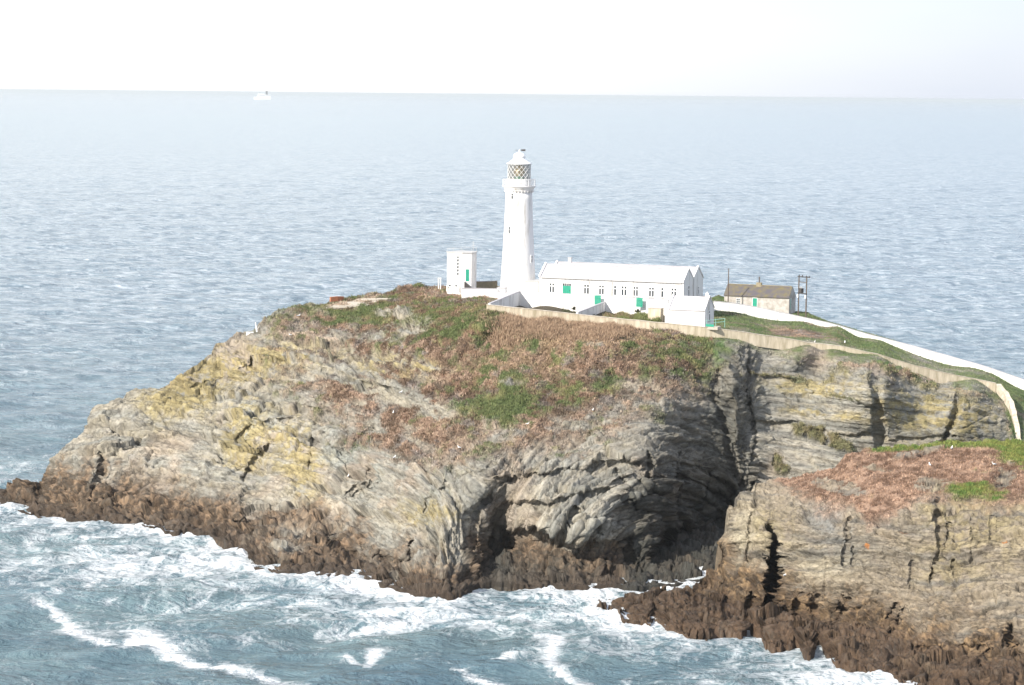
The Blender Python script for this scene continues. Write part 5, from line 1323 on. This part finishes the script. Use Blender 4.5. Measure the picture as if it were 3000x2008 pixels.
# ------------------------------------------------------------------ small white relics on the west point
def west_marks():
    A = Vector(PY(726, 981, 442.5))
    t = thing('white_board', 'small white board lying low on the left cliff edge', 'board', tuple(A), R(10))
    MB().box(-.35, 1.1, 0, .12, -.3, .55).build('panel', M['white_metal'], t); MB().bar((.4, .06, -.8), (.4, .06, .1), .06, 6).build('stake', M['wood'], t)
    A = Vector(PY(750, 964, 444.5))
    t = thing('leaning_post', 'short white leaning post on the left cliff edge', 'post', tuple(A), R(0))
    MB().bar((.2, 0, -.6), (-.1, 0, 1.3), .2, 8, .1).build('shaft', M['white_metal'], t); MB().bar((.12, .0, -.4), (.7, 0, .7), .07, 6).build('strut', M['greyp'], t)
west_marks()

# ------------------------------------------------------------------ gulls
GULL = None
def make_gull(label, loc, rz):
    global GULL
    if GULL is not None:
        g = copy_tree(GULL); g.location = loc; g.rotation_euler = (0, 0, rz); tag(g, label); return g
    t = thing('gull', label, 'gull', loc, rz, 'gulls resting on the cliffs')
    prof = []
    # one continuous body with neck and head, standing
    rings = [(-.34, .20, .015, .01), (-.26, .20, .05, .035), (-.12, .21, .10, .085), (.04, .22, .115, .11), (.14, .25, .09, .10), (.19, .32, .06, .07), (.21, .40, .055, .055), (.24, .45, .06, .055), (.29, .455, .035, .035), (.31, .45, .012, .012)]
    vs = []; n = 10
    for x, z, w, h in rings:
        for k in range(n):
            a = 2 * math.pi * k / n; vs.append((x, w * math.cos(a), z + h * math.sin(a)))
    fs = [(j * n + k, j * n + (k + 1) % n, (j + 1) * n + (k + 1) % n, (j + 1) * n + k) for j in range(len(rings) - 1) for k in range(n)]
    fs += [tuple(range(n)), tuple((len(rings) - 1) * n + k for k in range(n))]
    MB().add(vs, fs).build('body', M['gull_w'], t, smooth=True)
    for s in (1, -1): MB().add([(-.40, s * .03, .23), (-.1, s * .105, .28), (.1, s * .12, .25), (.08, s * .125, .19), (-.1, s * .11, .17), (-.1, s * .09, .22), (-.1, s * .085, .3)], [(0, 1, 2, 3, 4), (4, 3, 5, 0), (0, 5, 6, 1), (1, 6, 2), (2, 6, 5, 3)]).build('wing', M['gull_g'], t)
    MB().bar((.30, 0, .45), (.37, 0, .435), .015, 6, .005).build('bill', M['bill'], t)
    for s in (1, -1): MB().bar((.0, s * .04, .14), (.02, s * .04, -.02), .009, 5).build('leg', M['bill'], t)
    GULL = t; return t
rg = random.Random(4)
for px, py, lab in [(1152, 1214, 'gull on the heather slope above the left ledges'), (1174, 1154, 'white gull standing on the grey ledges below the green turf'), (1345, 1316, 'lone gull low on the brown heather left of the cave'), (1155, 1345, 'gull on the grey buttress at the end of the pale slab'),
                    (875, 929, 'gull below the concrete platform on the left top'), (850, 985, 'gull on the pale track at the left of the slope'), (1545, 1247, 'gull on the grass above the centre of the cliff'), (1737, 1206, 'gull on the turf above the cave'), (2387, 1006, 'gull perched on the beige wall right of the store'),
                    (2475, 1008, 'gull on the broken stones behind the beige wall'), (2912, 1365, 'gull at the right end of the red-brown turf'), (2724, 1367, 'gull in the middle of the red-brown turf'), (2788, 1318, 'gull near the top edge of the red-brown turf'), (2300, 1690, 'gull on the pale face right of the fissure'), (1020, 1400, 'gull in a crack of the pale slab')]:
    h = hit(px, py)
    if h is not None: make_gull(lab, tuple(h), rg.uniform(0, 6.28))
if GULL is not None:
    for q in list(bpy.data.objects):
        if q.name.startswith('gull') and q.parent is None: q.scale = (1.25, 1.25, 1.25)

# ------------------------------------------------------------------ plants in the garden and turf on the slopes
def leaf_mat(name, c1, c2):
    m, nd, lk, b = newmat(name)
    b.inputs['Roughness'].default_value = .9; b.inputs['Specular IOR Level'].default_value = .2
    geo = nd.new('ShaderNodeNewGeometry')
    rp = nd.new('ShaderNodeValToRGB'); rp.color_ramp.elements[0].color = (*c1, 1); rp.color_ramp.elements[1].color = (*c2, 1)
    nz = N(nd, 'ShaderNodeTexNoise', Scale=1.7, Detail=3.0); lk.new(geo.outputs['Position'], nz.inputs['Vector'])
    mx = N(nd, 'ShaderNodeMath', operation='MULTIPLY_ADD'); mx.inputs[1].default_value = .55
    lk.new(geo.outputs['Random Per Island'], mx.inputs[0])
    s = N(nd, 'ShaderNodeMath', operation='MULTIPLY_ADD'); s.inputs[1].default_value = 1.6; s.inputs[2].default_value = -.58
    lk.new(nz.outputs['Fac'], s.inputs[0]); lk.new(s.outputs[0], mx.inputs[2])
    lk.new(mx.outputs[0], rp.inputs[0]); lk.new(rp.outputs[0], b.inputs['Base Color'])
    return m
def turf_mat():
    m, nd, lk, b = newmat('turf_blades')
    b.inputs['Roughness'].default_value = .9; b.inputs['Specular IOR Level'].default_value = .2
    at = N(nd, 'ShaderNodeAttribute', attribute_name='tone'); geo = nd.new('ShaderNodeNewGeometry')
    mr = N(nd, 'ShaderNodeMapRange'); mr.inputs[3].default_value = .55; mr.inputs[4].default_value = 1.6
    lk.new(geo.outputs['Random Per Island'], mr.inputs[0])
    vm = N(nd, 'ShaderNodeVectorMath', operation='SCALE'); lk.new(at.outputs['Color'], vm.inputs[0]); lk.new(mr.outputs[0], vm.inputs['Scale'])
    lk.new(vm.outputs[0], b.inputs['Base Color'])
    return m
M['turf'] = turf_mat()
M['leaf_green'] = leaf_mat('grass_blades', (.06, .085, .03), (.23, .24, .10))
M['leaf_lawn'] = leaf_mat('lawn_blades', (.03, .075, .018), (.10, .18, .05))
M['leaf_brown'] = leaf_mat('dead_bracken', (.085, .058, .04), (.36, .25, .18))
M['leaf_heather'] = leaf_mat('brown_heather', (.10, .055, .035), (.38, .23, .15))
M['leaf_straw'] = leaf_mat('dry_grass', (.20, .13, .09), (.46, .34, .235))
M['leaf_dark'] = leaf_mat('dark_leaves', (.02, .03, .015), (.12, .12, .07))
def blades(name, pts, nrm, mat, per, h, w, spread, seed, lean=.4, kind='stuff', tone=None):
    rs = np.random.RandomState(seed)
    n = len(pts) * per
    base = np.repeat(pts, per, 0) + rs.randn(n, 3) * np.array([spread, spread, spread * .25])
    hh = h * (.5 + rs.rand(n)) ; ww = w * (.6 + .8 * rs.rand(n))
    a = rs.rand(n) * 2 * np.pi
    side = np.stack([np.cos(a), np.sin(a), np.zeros(n)], 1)
    up = np.stack([rs.randn(n) * lean, rs.randn(n) * lean, np.ones(n)], 1); up /= np.linalg.norm(up, axis=1, keepdims=True)
    base[:, 2] -= .06
    v = np.stack([base - side * ww[:, None] / 2, base + side * ww[:, None] / 2, base + up * hh[:, None] * .6 + side * ww[:, None] * .35, base + up * hh[:, None]], 1)
    V = v.reshape(-1, 3)
    me = bpy.data.meshes.new(name)
    me.vertices.add(len(V)); me.vertices.foreach_set('co', V.ravel().astype(np.float32))
    idx = np.arange(n * 4).reshape(n, 4)
    me.loops.add(n * 4); me.loops.foreach_set('vertex_index', idx.ravel().astype(np.int32))
    me.polygons.add(n); me.polygons.foreach_set('loop_start', (np.arange(n) * 4).astype(np.int32)); me.polygons.foreach_set('loop_total', np.full(n, 4, np.int32))
    me.update(calc_edges=True); me.materials.append(mat)
    if tone is not None:
        at = me.attributes.new('tone', 'FLOAT_COLOR', 'POINT')
        c = np.repeat(np.repeat(tone, per, 0), 4, 0); at.data.foreach_set('color', np.concatenate([c, np.ones((len(c), 1))], 1).ravel().astype(np.float32))
    o = bpy.data.objects.new(name, me); C.objects.link(o)
    if kind: tag(o, kind=kind)
    return o
def pick(S, wgt, n, seed):
    rs = np.random.RandomState(seed)
    P = S['P']; e1 = P[1:, :-1] - P[:-1, :-1]; e2 = P[:-1, 1:] - P[:-1, :-1]
    ar = np.linalg.norm(np.cross(e1, e2), axis=-1)
    w = (wgt[:-1, :-1] * np.minimum(ar, .8)).ravel(); w = w / w.sum()
    k = rs.choice(len(w), n, p=w)
    i, j = np.unravel_index(k, ar.shape)
    u = rs.rand(n, 1); v = rs.rand(n, 1)
    return P[i, j] + e1[i, j] * u + e2[i, j] * v, S['col'][i, j]
vg = ISL['veg'] * ISL['flat']
behind = (ISL['P'][..., 1] < 500)
gl = ISL['green'] * (1 - ISL['lawn'])
p, n_ = pick(ISL, (vg > .35) * gl * behind * (ISL['px'] < 3100), 26000, 1); tag(blades('grass', p, n_, M['turf'], 5, .34, .10, .22, 2, tone=n_), 'rough green grass among the heather on the island slope', 'grass')
p, n_ = pick(ISL, (ISL['veg'] ** 1.5) * (1.05 - gl) * (1 - ISL['lawn']) * behind * ISL['flat'], 42000, 3); tag(blades('bracken', p, n_, M['turf'], 5, .36, .13, .25, 4, .7, tone=n_), 'dead brown bracken and heather covering the island slope', 'bracken')
sm = np.clip(blob(ISL['px'], ISL['py'], 1650, 965, 190, 34, 3) + .5 * blob(ISL['px'], ISL['py'], 1480, 1000, 60, 40), 0, 1)
p, n_ = pick(ISL, (sm > .3) * (ISL['P'][..., 1] < 410) * (ISL['py'] > line([(1426, 925), (1950, 975), (2100, 990)], ISL['px'])) * sm, 9000, 5); tag(blades('dry_grass', p, n_, M['leaf_straw'], 6, .75, .09, .3, 6, .35), 'tall straw coloured grass below the garden wall', 'dry grass')
p, n_ = pick(ISL, ISL['lawn'] * (ISL['py'] < ISL['edge']) * (ISL['P'][..., 1] < 500) * 1.0, 26000, 7); tag(blades('lawn_grass', p, n_, M['turf'], 4, .20, .10, .2, 8, tone=n_), 'short green grass between the beige and the white wall', 'grass')
p, n_ = pick(PRM, (PRM['veg'] > .4) * (PRM['green'] < .6), 26000, 9); tag(blades('heather', p, n_, M['turf'], 5, .26, .10, .2, 10, .7, tone=n_), 'reddish brown heather on top of the near cliff', 'heather')
p, n_ = pick(PRM, (PRM['veg'] > .4) * (PRM['green'] > .5), 9000, 11); tag(blades('cliff_grass', p, n_, M['turf'], 5, .32, .10, .2, 12, tone=n_), 'green grass along the top of the near cliff', 'grass')
def plant(name, label, px, py, Y, r, h, n, mat, seed, spiky=False):
    A = Vector(PY(px, py, Y)); A.z = min(A.z, 34.05); rs = random.Random(seed)
    t = thing(name, label, 'plant', tuple(A))
    mb = MB()
    for k in range(n):
        a = rs.uniform(0, 6.28); el = rs.uniform(.3, 1.4); l = h * rs.uniform(.5, 1.1)
        d = Vector((math.cos(a) * math.cos(el), math.sin(a) * math.cos(el), math.sin(el)))
        b = Vector((rs.gauss(0, r * .4), rs.gauss(0, r * .4), rs.uniform(0, .3) * h)) if not spiky else Vector((0, 0, h * .25))
        s = d.orthogonal().normalized() * (.05 if spiky else .11)
        tip = b + d * l * (.8 if spiky else .6)
        mb.add([b - s, b + s, (b + tip) / 2 + s * 1.4 + Vector((0, 0, .05)), tip, (b + tip) / 2 - s * 1.4 + Vector((0, 0, .05))], [(0, 1, 2, 3, 4)])
    mb.build('leaves', mat, t)
    MB().bar((0, 0, -.3), (0, 0, h * .35), .05, 6, .03).build('stem', M['wood'], t)
plant('spiky_plant', 'small dark spiky plant against the white garden wall left of the dividing wall', 1682, 902, 431.0, .2, 1.1, 45, M['leaf_dark'], 1, True)
plant('spiky_plant', 'dark spiky plant beside the right green garden gate', 1868, 905, 426.0, .2, 1.3, 50, M['leaf_dark'], 2, True)
plant('shrub', 'tiny dark shrub in the left corner of the white garden', 1496, 895, 421.0, .2, .5, 50, M['leaf_dark'], 3)
plant('shrub', 'dark shrub at the foot of the slanting dividing wall', 1740, 917, 419.5, .3, .8, 70, M['leaf_dark'], 4)
rsg = np.random.RandomState(8)
def bedpts(x0, x1, y0, y1, Y0, Y1, n):
    u = rsg.rand(n); v = rsg.rand(n)
    px = x0 + (x1 - x0) * u; Y = Y0 + (Y1 - Y0) * v
    zz = 33.75 + .25 * np.sin(px / 9.)
    X = (px - 1500) / FPX * Y
    return np.stack([X, Y, zz], 1)
tag(blades('garden_plants', bedpts(1775, 1935, 0, 0, 413.5, 425.5, 2600), None, M['leaf_green'], 4, .75, .12, .2, 13), 'overgrown green and brown planting in the right garden bed', 'garden plants')
tag(blades('garden_weeds', bedpts(1775, 1860, 0, 0, 417.5, 425, 1500), None, M['leaf_brown'], 4, .7, .12, .2, 14), 'brown dead weeds in the right garden bed', 'weeds')
tag(blades('bed_plants', bedpts(1500, 1690, 0, 0, 426.5, 434, 1500), None, M['leaf_dark'], 4, .4, .10, .2, 15), 'low dark planting along the left garden bed', 'garden plants')
